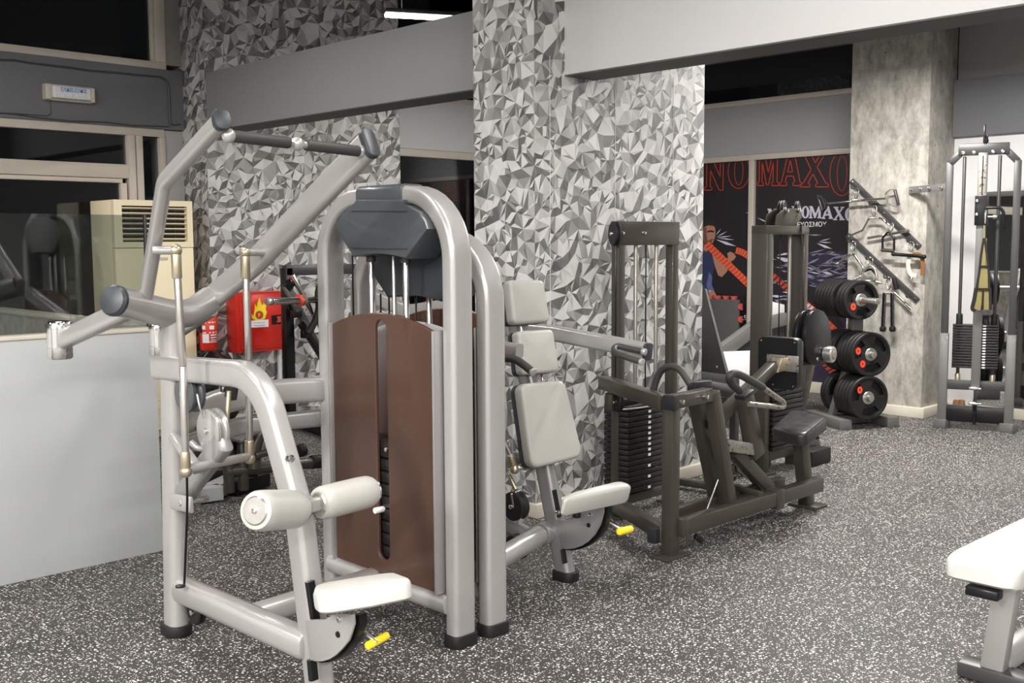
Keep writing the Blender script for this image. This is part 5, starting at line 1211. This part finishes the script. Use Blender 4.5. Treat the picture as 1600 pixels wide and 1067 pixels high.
# ================================================================== HOOK RAILS AND ATTACHMENTS ON THE COLUMN
XC = 8.42
def k(u, v, off=.0): return P(u, v, x=XC-off)
def rail(uv0, uv1, label):
    a, b_ = k(*uv0, .012), k(*uv1, .012); t = thing('hook_rail', a, label, 'hook rail', 'hook rails on the column')
    bm = bmn(); beam(bm, a, b_, .012, .048, S=X, r=.002); obj('flat_bar', bm, DGREY, t)
    for s in (.03, .5, .97):
        p = a.lerp(b_, s); bm = bmn(); cyl(bm, p-X*.012, p-X*.004, .008, 8, c=.002); obj('screw', bm, CHROME, t)
    return t, a, b_
r1, ra1, rb1 = rail((1330, 282), (1437, 386), 'upper diagonal dark steel hook rail on the concrete column')
r2, ra2, rb2 = rail((1324, 367), (1434, 470), 'lower diagonal dark steel hook rail on the concrete column')
def hook(t, uv):
    p = k(*uv, .02); bm = bmn(); sweep(bm, [p, p-X*.07, p-X*.085+Z*.02], circ(.006, 8), S=Y, fil=.01); obj('hook', bm, DGREY, t)
for uv in ((1337, 295), (1365, 320), (1392, 348), (1424, 378)): hook(r1, uv)
for uv in ((1331, 378), (1360, 405), (1388, 434), (1423, 464)): hook(r2, uv)
def snap(t, u, v, h, off=.075):
    a, b_ = k(u, v, off), k(u, v+h, off); bm = bmn(); c_ = (a+b_)/2; L_ = (a-b_).length
    pts = [c_+Z*(L_/2*math.sin(q))+Y*(.016*math.cos(q)*(1.2+.5*math.sin(q))) for q in [2*math.pi*i/18 for i in range(18)]]
    sweep(bm, pts+[pts[0]], circ(.005, 8), S=X); obj('snap_hook', bm, CHROME, t)
def attach(name, uv, label): return thing(name, k(*uv, .08), label, 'cable attachment', 'cable attachments on the hook rails')
def tubep(t, name, uvs, r, mt, off=.08, fil=.03, offs=None):
    pts = [k(u, v, (offs[i] if offs else off)) for i, (u, v) in enumerate(uvs)]
    bm = bmn(); sweep(bm, pts, circ(r, 10), S=X, fil=fil, rnd=.002); return obj(name, bm, mt, t)
# long row bar with stirrup ends
t = attach('row_bar', (1340, 312), 'long chrome row bar with D-shaped end handles on the upper rail')
snap(t, 1338, 294, 16); tubep(t, 'bar', [(1290, 318), (1384, 310)], .010, CHROME)
bm = bmn(); beam(bm, k(1330, 314, .082), k(1346, 312, .082), .02, .02, S=X); obj('swivel', bm, STEEL, t)
for uvs, g in (([(1385, 310), (1384, 303), (1390, 297), (1398, 296)], [(1398, 296), (1404, 321)]), ([(1385, 310), (1387, 317), (1396, 322), (1404, 321)], None)):
    pts = [k(u, v, .08) for u, v in uvs]; bm = bmn(); sweep(bm, spline(pts, 4), rrect(.022, .005, .001, 1), S=X); obj('end_strap', bm, STEEL, t)
    if g: bm = bmn(); cyl(bm, k(*g[0], .08), k(*g[1], .08), .013, 10); obj('end_grip', bm, DGREY, t)
pts = [k(u, v, .08) for u, v in [(1290, 318), (1285, 310), (1279, 305)]]; bm = bmn(); sweep(bm, spline(pts, 4), rrect(.06, .005, .001, 1), S=X); obj('end_strap', bm, DGREY, t)
pts = [k(u, v, .08) for u, v in [(1290, 318), (1290, 325), (1285, 331)]]; bm = bmn(); sweep(bm, spline(pts, 4), rrect(.05, .005, .001, 1), S=X); obj('end_strap', bm, DGREY, t)
bm = bmn(); cyl(bm, k(1278, 305, .08), k(1285, 331, .08), .014, 10); obj('end_grip', bm, DGREY, t)
# chrome pulldown bar with bent ends
t = attach('pulldown_bar', (1366, 340), 'chrome bar bent into a wide arch on the upper rail')
snap(t, 1366, 321, 17); tubep(t, 'bar', [(1327, 369), (1348, 360), (1358, 341), (1377, 341), (1390, 352)], .0095, CHROME, fil=.03)
bm = bmn(); beam(bm, k(1360, 341, .08), k(1373, 341, .08), .02, .016, S=X); obj('swivel', bm, STEEL, t)
# black stirrup with its crossbar
t = attach('stirrup_handle', (1388, 375), 'black stirrup handle with a chrome crossbar on the upper rail')
snap(t, 1392, 348, 14)
tubep(t, 'stirrup', [(1379, 391), (1379, 372), (1388, 362), (1397, 372), (1397, 391)], .009, BLACK, off=.10, fil=.015)
bm = bmn(); cyl(bm, k(1377, 390.5, .10), k(1397, 392, .10), .015, 12); obj('grip', bm, GRIP, t)
t = attach('straight_bar', (1390, 366), 'short chrome straight bar behind the black stirrup handle')
bm = bmn(); cyl(bm, k(1355.5, 372, .05), k(1422, 360, .05), .0115, 12); obj('bar', bm, CHROME, t)
bm = bmn(); cyl(bm, k(1390, 365, .05), k(1390, 355, .05), .008, 8); obj('swivel', bm, CHROME, t)
# ankle strap with black bar
t = attach('curl_bar', (1420, 399), 'short black bar hanging at the low end of the upper rail')
snap(t, 1424, 378, 16); bm = bmn(); cyl(bm, k(1395, 397, .09), k(1445, 401, .09), .014, 12); obj('bar', bm, BLACK, t)
for u in (1396, 1444): bm = bmn(); ball(bm, k(u, 397 if u < 1400 else 401, .09), .018); obj('bar_end', bm, BLACK, t)
t = attach('ankle_strap', (1425, 415), 'pale and tan ankle strap curling below the short black bar')
pts = [k(u, v, .075) for u, v in [(1421, 400), (1419, 415), (1423, 428), (1432, 431)]]
bm = bmn(); sweep(bm, spline(pts, 5), rrect(.006, .035, .002, 1), S=X*1.0+Y*.0); obj('pale_band', bm, PLINTH, t)
pts = [k(u, v, .07) for u, v in [(1426, 397), (1436, 398), (1441, 404), (1442, 420), (1441, 430)]]
bm = bmn(); sweep(bm, spline(pts, 5), rrect(.008, .034, .002, 1), S=X); obj('tan_band', bm, LEATHER, t)
bm = bmn(); cyl(bm, k(1424, 432, .075), k(1424, 438, .075), .012, 8); obj('ring', bm, CHROME, t)
# V bar on the lower rail
t = attach('angled_bar', (1333, 400), 'chrome inverted V tricep bar with flat end discs on the lower rail')
snap(t, 1333, 377, 17); tubep(t, 'bar', [(1309, 411), (1331, 397), (1336, 399), (1350, 420)], .012, CHROME, fil=.02)
for a, b_ in (((1309, 411), (1306, 413)), ((1350, 420), (1352, 423))):
    p, q = k(*a, .08), k(*b_, .08); d = (q-p).normalized(); bm = bmn(); lathe(bm, p, d, [(0, 0), (.024, 0), (.027, .003), (.024, .006), (0, .006)], 18); obj('end_disc', bm, CHROME, t)
# double handle
t = attach('close_row_handle', (1361, 430), 'chrome and black close grip row handle above the top weight plates')
snap(t, 1360, 402, 14)
tubep(t, 'frame', [(1347, 448), (1348, 424), (1354, 419), (1360, 414), (1367, 420), (1370, 432), (1370, 446)], .010, STEEL, off=.10, fil=.02)
tubep(t, 'frame', [(1350, 424), (1361, 420), (1370, 430)], .009, BLACK, off=.08, fil=.02)
for a, b_ in (((1333, 438), (1346, 431)), ((1368, 440), (1378, 442))):
    bm = bmn(); cyl(bm, k(*a, .12), k(*b_, .10), .012, 10); obj('grip', bm, STEEL, t)
bm = bmn(); cyl(bm, k(1347, 438, .10), k(1372, 439, .10), .006, 8); obj('tie_bar', bm, CHROME, t)
# rope
t = attach('tricep_rope', (1388, 460), 'black braided tricep rope with knob ends hanging from the lower rail')
snap(t, 1389, 433, 20)
bm = bmn(); beam(bm, k(1382, 458, .085), k(1397, 458, .085), .02, .02, S=X); obj('clamp', bm, STEEL, t)
for u0, u1 in ((1382, 1379.5), (1394, 1394.5)):
    a, b_ = k(u0, 458, .09), k(u1, 512, .09)
    n_ = 40; L_ = (a-b_).length
    for ph in (0, 2.1, 4.2):
        bm = bmn(); pts = []
        for i in range(n_+1):
            s = i/n_; an = ph+s*36; pts.append(a.lerp(b_, s)+Y*(.0085*math.cos(an))+X*(.0085*math.sin(an)))
        sweep(bm, pts, circ(.0085, 6), S=X); obj('rope_strand', bm, BLACK, t)
    bm = bmn(); lathe(bm, b_+Z*.014, -Z, [(.012, 0), (.024, .008), (.027, .022), (.026, .036), (.018, .046), (0, .048)], 18); obj('rope_knob', bm, RUBBER, t)
t = attach('rope_bar', (1405, 470), 'plain chrome bar leaning behind the black tricep rope')
bm = bmn(); cyl(bm, k(1393, 452, .05), k(1424, 483, .04), .010, 12); obj('bar', bm, CHROME, t)
bm = bmn(); beam(bm, k(1396, 434, .045), k(1401, 452, .045), .03, .035, S=X); obj('rubber_block', bm, RUBBER, t)

# ================================================================== FLAT BENCH (right foreground)
ZB = .46
q = [P(1470, 868, z=ZB), P(1588, 893, z=ZB), None, None]
d_ = V((1, .0, 0)); d_ = (P(1600, 797, z=ZB)-P(1474, 855, z=ZB)); d_.z = 0; d_.normalize(); s_ = V((d_.y, -d_.x, 0))
wB = (q[1]-q[0]).dot(s_); L_ = 1.15
T10 = thing('flat_bench', (q[0]+q[1])/2-Z*ZB, 'white padded flat bench on silver legs in the right foreground', 'bench')
loc = [(0, 0), (L_, 0), (L_, wB), (0, wB)]
bm = bmn(); cushion(bm, rpoly(loc, .05, 5)[::-1], q[0]-Z*.075, d_, s_, Z, .085, .03, .010); o = obj('bench_pad', bm, VINYLW, T10)
cpt = lambda a, b_, z: q[0]+d_*a+s_*b_+Z*(z-ZB)
bm = bmn(); beam(bm, cpt(.015, wB*.36, ZB-.09), cpt(.015, wB*.78, ZB-.09), .03, .05, S=Z); obj('pad_bracket', bm, BLACK, T10)
ft = P(1551, 1066, z=0.0); tp = cpt(.05, wB*.86, ZB-.075)
tp = V((0, 0, 0))+P(1577, 900, z=ZB-.08)
bm = bmn(); beam(bm, tp, V((ft.x, ft.y, .03)), .075, .055, S=s_, r=.008); obj('leg', bm, SILVER, T10)
bm = bmn(); beam(bm, V((ft.x, ft.y, .03))-s_*.10, V((ft.x, ft.y, .03))+s_*.30, .05, .09, S=Z, r=.008); obj('foot_bar', bm, DGREY, T10)
bm = bmn(); beam(bm, tp+d_*.03-Z*.0, tp+d_*1.0, .045, .06, S=Z, r=.008); obj('spine', bm, SILVER, T10)
bm = bmn(); beam(bm, V((ft.x, ft.y, .06))+d_*.03, V((ft.x, ft.y, .06))+d_*.95, .06, .09, S=Z, r=.02); obj('base_beam', bm, SILVER, T10)
bm = bmn(); beam(bm, tp+d_*.95, V((ft.x, ft.y, .03))+d_*1.0, .075, .055, S=s_, r=.008); obj('leg', bm, SILVER, T10)
bm = bmn(); beam(bm, V((ft.x, ft.y, .03))+d_*1.0-s_*.18, V((ft.x, ft.y, .03))+d_*1.0+s_*.18, .05, .09, S=Z, r=.008); obj('foot_bar', bm, SILVERD, T10)

# ================================================================== AIR CONDITIONER
ya_ = 7.50
a0, a1 = P(177, 312, y=ya_), P(300, 314, y=ya_); ztp = (a0.z+a1.z)/2
t = thing('air_conditioner', ((a0.x+a1.x)/2, ya_+.2, 0), 'cream floor standing air conditioner with a dark louvred outlet by the windows', 'air conditioner')
yd = 7.90
v0 = P(190, 323, y=ya_).x, P(188, 378, y=ya_).z; v1 = P(292, 325, y=ya_).x, P(292, 323, y=ya_).z
bm = bmn(); bx(bm, (a0.x, ya_+.05, .0), (a1.x, yd, ztp), .008); obj('body', bm, CREAM, t)
# front frame around the outlet
fz0, fz1 = v0[1], v1[1]
bm = bmn(); out = [(a0.x, P(200, 388, y=ya_).z+.004), (a1.x, P(200, 388, y=ya_).z+.004), (a1.x, ztp), (a0.x, ztp)]
holed(bm, out, [[(v0[0], fz0), (v1[0], fz0), (v1[0], fz1), (v0[0], fz1)]], (0, ya_, 0), X, Z, Y, .05); obj('outlet_frame', bm, CREAM, t)
bm = bmn(); bx(bm, (v0[0], ya_+.045, fz0), (v1[0], ya_+.055, fz1), 0); obj('outlet_back', bm, BLACK, t)
for i in range(7):
    zc_ = fz0+(fz1-fz0)*(i+.5)/7; bm = bmn(); box(bm, ((v0[0]+v1[0])/2, ya_+.02, zc_), (v1[0]-v0[0]-.006, .028, .006), .001, Matrix.Rotation(R(-22), 3, 'X')); obj('louvre', bm, CREAM, t)
for i in range(3):
    xx = v0[0]+(v1[0]-v0[0])*(i+.5)/3; bm = bmn(); bx(bm, (xx-.002, ya_+.036, fz0), (xx+.002, ya_+.05, fz1), 0); obj('vane', bm, DGREY, t)
bm = bmn(); bx(bm, (a0.x, ya_, .52), (a1.x, ya_+.05, P(200, 388, y=ya_).z), .006); o = obj('front_panel', bm, CREAM, t)
zz = P(250, 404, y=ya_).z; bm = bmn(); bx(bm, (P(238, 404, y=ya_).x, ya_-.004, zz-.012), (P(262, 404, y=ya_).x, ya_, zz+.012), .001); obj('name_plate', bm, PLINTH, o)
bm = bmn(); bx(bm, (a0.x, ya_, .06), (a1.x, ya_+.05, .515), .006); o = obj('intake_panel', bm, CREAM, t)
for i in range(24):
    z_ = .10+i*.017; bm = bmn(); bx(bm, (a0.x+.03, ya_-.006, z_), (a1.x-.03, ya_+.001, z_+.009), 0); obj('grille_slat', bm, CREAM, o)

# ================================================================== RED FIRE CABINET, EXTINGUISHER, PIPES
yc0 = 7.43
c0, c1 = P(371, 461, y=yc0), P(447, 544, y=yc0)
c0 = V((P(371, 505, y=yc0).x, yc0, P(410, 456, y=yc0).z)); c1 = V((P(446, 505, y=yc0).x, yc0, P(410, 549, y=yc0).z))
t = thing('fire_hose_cabinet', ((c0.x+c1.x)/2, 7.5, c1.z), 'red metal fire hose cabinet with flame emblem on the wallpapered wall', 'fire cabinet')
bm = bmn(); bx(bm, (c0.x, yc0+.012, c1.z), (c1.x, YC-.002, c0.z), .004); obj('box', bm, RED, t)
bm = bmn(); bx(bm, (c0.x+.03, yc0, c1.z+.025), (c1.x-.008, yc0+.012, c0.z-.02), .003); o = obj('door', bm, RED, t)
for i in range(4):
    pa, pb_ = [(c0.x+.05, c1.z+.045), (c1.x-.02, c1.z+.045), (c1.x-.02, c0.z-.04), (c0.x+.05, c0.z-.04)][i], [(c0.x+.05, c1.z+.045), (c1.x-.02, c1.z+.045), (c1.x-.02, c0.z-.04), (c0.x+.05, c0.z-.04)][(i+1) % 4]
    if i in (0, 3): bm = bmn(); beam(bm, (pa[0], yc0, pa[1]), (pb_[0], yc0, pb_[1]), .004, .004, S=Y, r=.001); obj('door_groove', bm, mat('dark_red%d' % i, (.30, .01, .006), .4), o)
def decal(uvs, mt, name, lift, parent=o):
    bm = bmn(); pts = [P(u, v, y=yc0-lift) for u, v in uvs]; b_ = bmesh.new(); vs = [b_.verts.new(p) for p in pts]
    for i in range(len(vs)): b_.edges.new((vs[i], vs[(i+1) % len(vs)]))
    bmesh.ops.triangle_fill(b_, use_beauty=True, edges=b_.edges, normal=(0, -1, 0)); e_ = bmesh.ops.extrude_face_region(b_, geom=b_.faces[:])
    bmesh.ops.translate(b_, vec=V((0, -.0008, 0)), verts=[e for e in e_['geom'] if isinstance(e, bmesh.types.BMVert)])
    me = bpy.data.meshes.new('t'); b_.to_mesh(me); b_.free(); bm.from_mesh(me); bpy.data.meshes.remove(me); return obj(name, bm, mt, parent)
decal([(394, 498), (393, 490), (396, 494), (397, 488), (398, 482), (398, 474), (401, 480), (402, 474), (405, 466), (406, 464.5), (407, 471), (410, 478), (412, 473), (413, 475), (416, 477), (415, 484), (417, 487), (414, 498), (408, 500), (400, 500)], YELLOW, 'flame_emblem', .0005)
decal([(399+6.2+6.2*math.cos(i*math.pi/9), 492+6.6*math.sin(i*math.pi/9)) for i in range(18)], GREYM, 'emblem_ring', .0015)
decal([(399+6.2+5*math.cos(i*math.pi/9), 492+5.3*math.sin(i*math.pi/9)) for i in range(18)], RED, 'emblem_disc', .0025)
p = P(403.6, 495, y=yc0-.0036); text_mesh('emblem_letter', 'F', YELLOW, o, p, (1, 0, 0), (0, 0, 1), .038)
decal([(391, 501), (419.5, 499), (419.5, 510.5), (391, 512)], WHITE, 'paper_label', .0006)
for v in (504, 508): decal([(397, v+.3), (414, v-.5), (414, v+.1), (397, v+.9)], GREYM, 'label_print', .0016)
decal([(424.5, 493), (440, 491), (440.5, 506), (425, 507)], BLACK, 'lock', .004)
decal([(432, 494.5), (438.5, 493.5), (439, 503), (432, 504), (434, 499)], REDP, 'lock_flap', .006)
t = thing('fire_extinguisher', P(325, 540, y=7.48), 'red fire extinguisher with white printed label hanging left of the fire cabinet', 'fire extinguisher')
eb, et = P(326, 548, y=7.48), P(326, 468, y=7.48); rE = .068
bm = bmn(); H_ = et.z-eb.z; lathe(bm, eb, Z, [(0, .004), (.045, 0), (rE*.9, .008), (rE, .03), (rE, H_*.82), (rE*.92, H_*.9), (rE*.6, H_*.98), (.03, H_*1.02), (.02, H_*1.06), (0, H_*1.06)], 28); o = obj('cylinder', bm, RED, t)
bm = bmn(); lathe(bm, eb+Z*(H_*.33), Z, [(rE+.0012, 0), (rE+.0016, .002), (rE+.0016, H_*.44), (rE+.0012, H_*.442)], 28); obj('label_band', bm, REDP, o)
for v0_, v1_, u0, u1 in ((503, 505, 312, 337), (509, 515, 314, 322), (509, 515, 327, 334), (519, 521, 311, 338), (522, 536, 312, 326), (523, 525, 328, 339), (527, 529, 328, 339), (531, 532.5, 328, 339), (534, 535.5, 316, 339)):
    bm = bmn(); n_ = 5
    za, zb2 = P(325, v0_, y=7.41).z, P(325, v1_, y=7.41).z
    def pt(u, z):
        w_ = P(u, 520, y=7.42).x-eb.x; w_ = max(-.064, min(.064, w_)); return V((eb.x+w_, eb.y-math.sqrt(max(1e-5, (rE+.0024)**2-w_*w_)), z))
    for i in range(n_):
        ua, ub_ = u0+(u1-u0)*i/n_, u0+(u1-u0)*(i+1)/n_
        bm.faces.new([bm.verts.new(p) for p in (pt(ua, zb2), pt(ub_, zb2), pt(ub_, za), pt(ua, za))])
    obj('printed_panel', bm, WHITE, o)
bm = bmn(); beam(bm, et+V((-.03, 0, .035)), et+V((.10, -.05, .075)), .02, .016, S=Z); obj('lever', bm, RED, t)
bm = bmn(); cyl(bm, et+V((0, 0, .0)), et+V((0, 0, .04)), .022); obj('valve', bm, BRASS, t)
bm = bmn(); sweep(bm, spline([et+V((-.02, -.01, .02)), et+V((-.085, -.02, .01)), et+V((-.10, -.02, -.10)), et+V((-.085, -.02, -.25))], 5), circ(.012, 10), S=Y); obj('hose', bm, RUBBER, t)
bm = bmn(); bx(bm, (eb.x-.02, eb.y+.06, eb.z+.15), (eb.x+.02, YC-.001, eb.z+.2), .003); obj('wall_bracket', bm, DGREY, t)
for u in (361, 437):
    x = P(u, 575, y=YC-.03).x; bm = bmn(); cyl(bm, (x, YC-.03, .09), (x, YC-.03, c1.z-.001), .018, 12); tag(obj('water_pipe', bm, WALLW), 'pale vertical pipe under the %s end of the red fire cabinet' % ('left' if u < 400 else 'right'), 'pipe', 'pipes under the fire cabinet')

# ================================================================== EMERGENCY LIGHT AND WIRING
ye_ = YL-.06
e0, e1 = P(70, 134, y=ye_-.07), P(149, 158, y=ye_-.07)
ez0, ez1 = P(110, 156, y=ye_-.07).z, P(110, 134, y=ye_-.07).z
el0, el1 = P(71, 144, y=ye_-.07).x, P(148, 148, y=ye_-.07).x
zm = P(110, 145.5, y=ye_-.07).z
t = thing('emergency_light', ((el0+el1)/2, ye_, zm), 'small off-white emergency light fitting on the slate grey band', 'emergency light')
bm = bmn(); bx(bm, (el0, ye_-.045, zm-.058), (el1, ye_, zm+.058), .008); obj('case', bm, mat('aged_white_plastic', (.62, .57, .50), .45), t)
DIFF = mat('clear_diffuser', (.70, .72, .72), .15, noise=.25, nscale=60)
bm = bmn(); bx(bm, (el0+.045, ye_-.09, zm-.045), (el1-.03, ye_-.045, zm+.045), .012); o = obj('diffuser', bm, DIFF, t)
n_ = 22
for i in range(n_):
    xx = el0+.06+(el1-el0-.105)*i/(n_-1); bm = bmn(); bx(bm, (xx-.002, ye_-.0935, zm-.04), (xx+.002, ye_-.089, zm+.04), .001); obj('rib', bm, WHITE, o)
bm = bmn(); cyl(bm, (el0+.07, ye_-.075, zm-.005), (el1-.06, ye_-.075, zm-.005), .01, 10); obj('tube', bm, WHITE, o)
BLUE = mat('blue_print', (.10, .24, .62), .5)
text_mesh('printed_word', 'ΕΞΟΔΟΣ ΕΞΟΔΟΣ', BLUE, o, (el0+.10, ye_-.0945, zm+.006), (1, 0, 0), (0, 0, 1), .036, xs=.62)
bm = bmn(); bx(bm, (el0, ye_-.075, zm-.055), (el0+.045, ye_-.04, zm+.055), .008); obj('end_block', bm, PLINTH, t)
bm = bmn(); bx(bm, (el1-.03, ye_-.08, zm-.055), (el1, ye_-.04, zm+.05), .008); obj('end_block', bm, PLINTH, t)
def wire(uvs, r, name, label, y=None):
    y = (ye_-.008) if y is None else y
    pts = [P(u, v, y=y) for u, v in uvs]; bm = bmn(); sweep(bm, fillet(pts, .05, 4), circ(r, 6)); o_ = obj(name, bm, mat('cable_grey', (.06, .06, .065), .5)); return tag(o_, label, 'cable', 'cables on the slate band')
wire([(-20, 93), (22, 94), (50, 99), (104, 105), (145, 111), (184, 114), (210, 117), (250, 120), (260, 125), (264, 140), (266, 194)], .008, 'cable', 'upper dark cable clipped along the slate grey band')
wire([(262, 131), (264, 160), (265, 197), (282, 194)], .006, 'cable', 'second dark cable running down beside the window jamb')
wire([(-20, 175), (20, 178), (60, 184), (110, 189), (165, 191), (205, 196), (265, 198)], .005, 'cable', 'lower dark cable clipped along the bottom of the slate band')
wire([(79, 158), (80, 178), (74, 181), (20, 177), (-20, 176)], .003, 'cable', 'thin cable dropping from the emergency light')

# ================================================================== LED TUBE over the beam
t = thing('led_tube_light', (6.3, 5.85, 3.1), 'slim linear LED tube glowing above the grey beam', 'light')
l0, l1 = P(602, 23, z=3.06), P(692, 28, z=3.06); ld = (l1-l0).normalized(); l1 = l0+ld*1.2
bm = bmn(); beam(bm, l0+Z*.03, l1+Z*.03, .03, .06, S=Z); obj('housing', bm, DGREY, t)
bm = bmn(); beam(bm, l0, l1, .03, .05, S=Z); obj('diffuser', bm, mat('led_glow', (1, 1, 1), .5, emit=(1, .93, .88), es=14), t, label='glowing LED strip')
for s in (.1, .9):
    p = l0.lerp(l1, s); bm = bmn(); cyl(bm, p+Z*.05, V((p.x, p.y, 4.2)), .003, 6); obj('hanger', bm, STEEL, t)

# ================================================================== BLACK RACK, FLOOR MACHINE behind the pulldown
yk = 7.10
T11 = thing('hack_squat', (5.3, 7.1, 0), 'black angled sled machine with chrome peg beside the red fire cabinet', 'gym machine')
def kb(u, v, dy=0): return P(u, v, y=yk+dy)
x0 = kb(449.5, 500).x; zt11 = kb(470, 418).z; x1 = kb(560, 418).x
bm = bmn(); beam(bm, (x0, yk, 0), (x0, yk, zt11), .075, .07, S=X, r=.005); obj('post', bm, BLACK, T11)
bm = bmn(); beam(bm, (x1, yk, 0), (x1, yk, zt11), .075, .07, S=X, r=.005); obj('post', bm, BLACK, T11)
bm = bmn(); beam(bm, (x0-.02, yk-.0, zt11-.02), (x1, yk, zt11-.02), .08, .07, S=Z, r=.005); obj('top_bar', bm, DGREY, T11)
for (u0, v0_, u1, v1_, w_, mt, dy) in ((447, 446, 520, 590, .06, GREYM, -.05), (456, 430, 520, 545, .03, CHROME, -.12), (470, 505, 530, 600, .05, BLACK, -.1), (497, 440, 530, 520, .06, WALLH, .1)):
    bm = bmn(); beam(bm, kb(u0, v0_, dy), kb(u1, v1_, dy), .04, w_, S=Y, r=.005); obj('sled_rail', bm, mt, T11)
pts = [kb(u, v, -.2) for u, v in ((508, 425), (503, 440), (497, 457), (498, 480), (494, 497), (482, 522))]
bm = bmn(); sweep(bm, spline(pts, 5), circ(.026, 12), S=Y, rnd=.006); obj('curved_handle', bm, RUBBER, T11)
bm = bmn(); beam(bm, kb(456, 440, -.05), kb(447, 452, -.05), .05, .06, S=Y); obj('rail_bracket', bm, BLACK, T11)
for u, v in ((463, 490), (478, 522)):
    p = kb(u, v, -.12); bm = bmn(); box(bm, p, (.07, .06, .06), .006); obj('rail_bracket', bm, BLACK, T11)
p0, p1 = P(506, 468, y=6.95), P(424, 471, y=6.62)
bm = bmn(); cyl(bm, p0, p1, .025, 18); o = obj('plate_peg', bm, CHROME, T11)
pd = (p1-p0).normalized(); bm = bmn(); cyl(bm, p1, p1+pd*.05, .029, 18); obj('peg_end', bm, STEEL, o)
pr_ = P(468, 469, y=6.80); bm = bmn(); lathe(bm, pr_, pd, [(.028, 0), (.036, 0), (.044, .003), (.044, .009), (.036, .012), (.028, .016)], 24); obj('spring_collar', bm, REDP, o, label='red ring collar')
bm = bmn(); lathe(bm, P(474, 469, y=6.825), pd, [(.027, 0), (.042, 0), (.042, .03), (.027, .03)], 16); obj('brass_collar', bm, BRASS, o)
for (u0, v0_, u1, v1_) in ((455, 655, 560, 690), (395, 655, 560, 640)):
    bm = bmn(); beam(bm, P(u0, v0_, z=.04), P(u1, v1_, z=.04), .07, .08, S=Z); obj('floor_bar', bm, BLACK, T11)
bm = bmn(); prism(bm, [P(u, v, z=.10) for u, v in ((405, 652), (455, 640), (510, 640), (510, 650))], (0, 0, .03), .004); obj('foot_plate', bm, CHROME, T11)

T12 = thing('calf_machine', (3.3, 5.4, 0), 'low olive tube machine with curved bars on the floor behind the pulldown machine', 'gym machine')
yz = 5.35
def kz(u, v, dy=0): return P(u, v, y=yz+dy)
bm = bmn(); cyl(bm, kz(352, 737), kz(500, 722), .034, 16); o = obj('cross_tube', bm, OLIVE, T12)
bm = bmn(); cyl(bm, kz(486, 722), kz(508, 720), .042, 16); obj('tube_cap', bm, RUBBER, o)
bm = bmn(); cyl(bm, kz(398, 712, -.1), kz(438, 700, -.1), .022, 12); obj('side_peg', bm, OLIVE, T12)
bm = bmn(); cyl(bm, kz(466, 705, .1), kz(476, 702, .1), .04, 14); obj('tube_cap', bm, RUBBER, T12)
for u in (356, 378):
    bm = bmn(); cyl(bm, kz(u, 690), V((kz(u, 690).x, yz, .05)), .032, 14); obj('upright', bm, OLIVE, T12)
pts = [kz(u, v, -.05) for u, v in ((397, 732), (399, 700), (405, 680), (420, 665), (445, 655))]
bm = bmn(); sweep(bm, spline(pts, 5), circ(.036, 14), S=Y); obj('curved_bar', bm, OLIVE, T12)
pts = [kz(u, v, .05) for u, v in ((362, 682), (378, 690), (386, 712), (384, 745))]
bm = bmn(); sweep(bm, spline(pts, 5), rrect(.05, .14, .01), S=Y); obj('black_guard', bm, BLACK, T12)
bm = bmn(); beam(bm, kz(355, 685), kz(384, 668), .30, .02, S=Y); obj('foot_plate', bm, GREYM, T12)
for (u0, v0_, u1, v1_, mt, w_) in ((330, 768, 362, 752, WALLH, .10), (310, 773, 345, 768, WALLH, .09), (362, 762, 414, 748, BLACK, .09), (300, 748, 372, 738, OLIVE, .08)):
    bm = bmn(); beam(bm, P(u0, v0_, z=.05), P(u1, v1_, z=.05), .08, w_, S=Z); obj('base_bar', bm, mt, T12)
bm = bmn(); beam(bm, kz(300, 712, .3), kz(360, 690, .3), .06, .08, S=Y); obj('lower_arm', bm, OLIVE, T12)
a = kz(300, 712, .3); bm = bmn(); beam(bm, a, V((a.x, a.y, .05)), .05, .05, S=Y); obj('upright', bm, OLIVE, T12)
# black bag behind, grey plinth box below the cabinet
p = P(335, 622, y=7.35); t = thing('bin_bag', V((p.x, p.y, 0)), 'glossy black plastic bag standing on the floor below the extinguisher', 'bag')
bm = bmn(); ball(bm, V((p.x, p.y, .34)), .22, (1, .8, 1.4), 20)
rr = random.Random(2)
for v in bm.verts:
    v.co += V((rr.uniform(-.02, .02), rr.uniform(-.02, .02), rr.uniform(-.02, .02)))
    if v.co.z < .01: v.co.z = .002
bm2 = obj('plastic', bm, mat('black_plastic_film', (.012, .012, .012), .18), t, sharp=20)
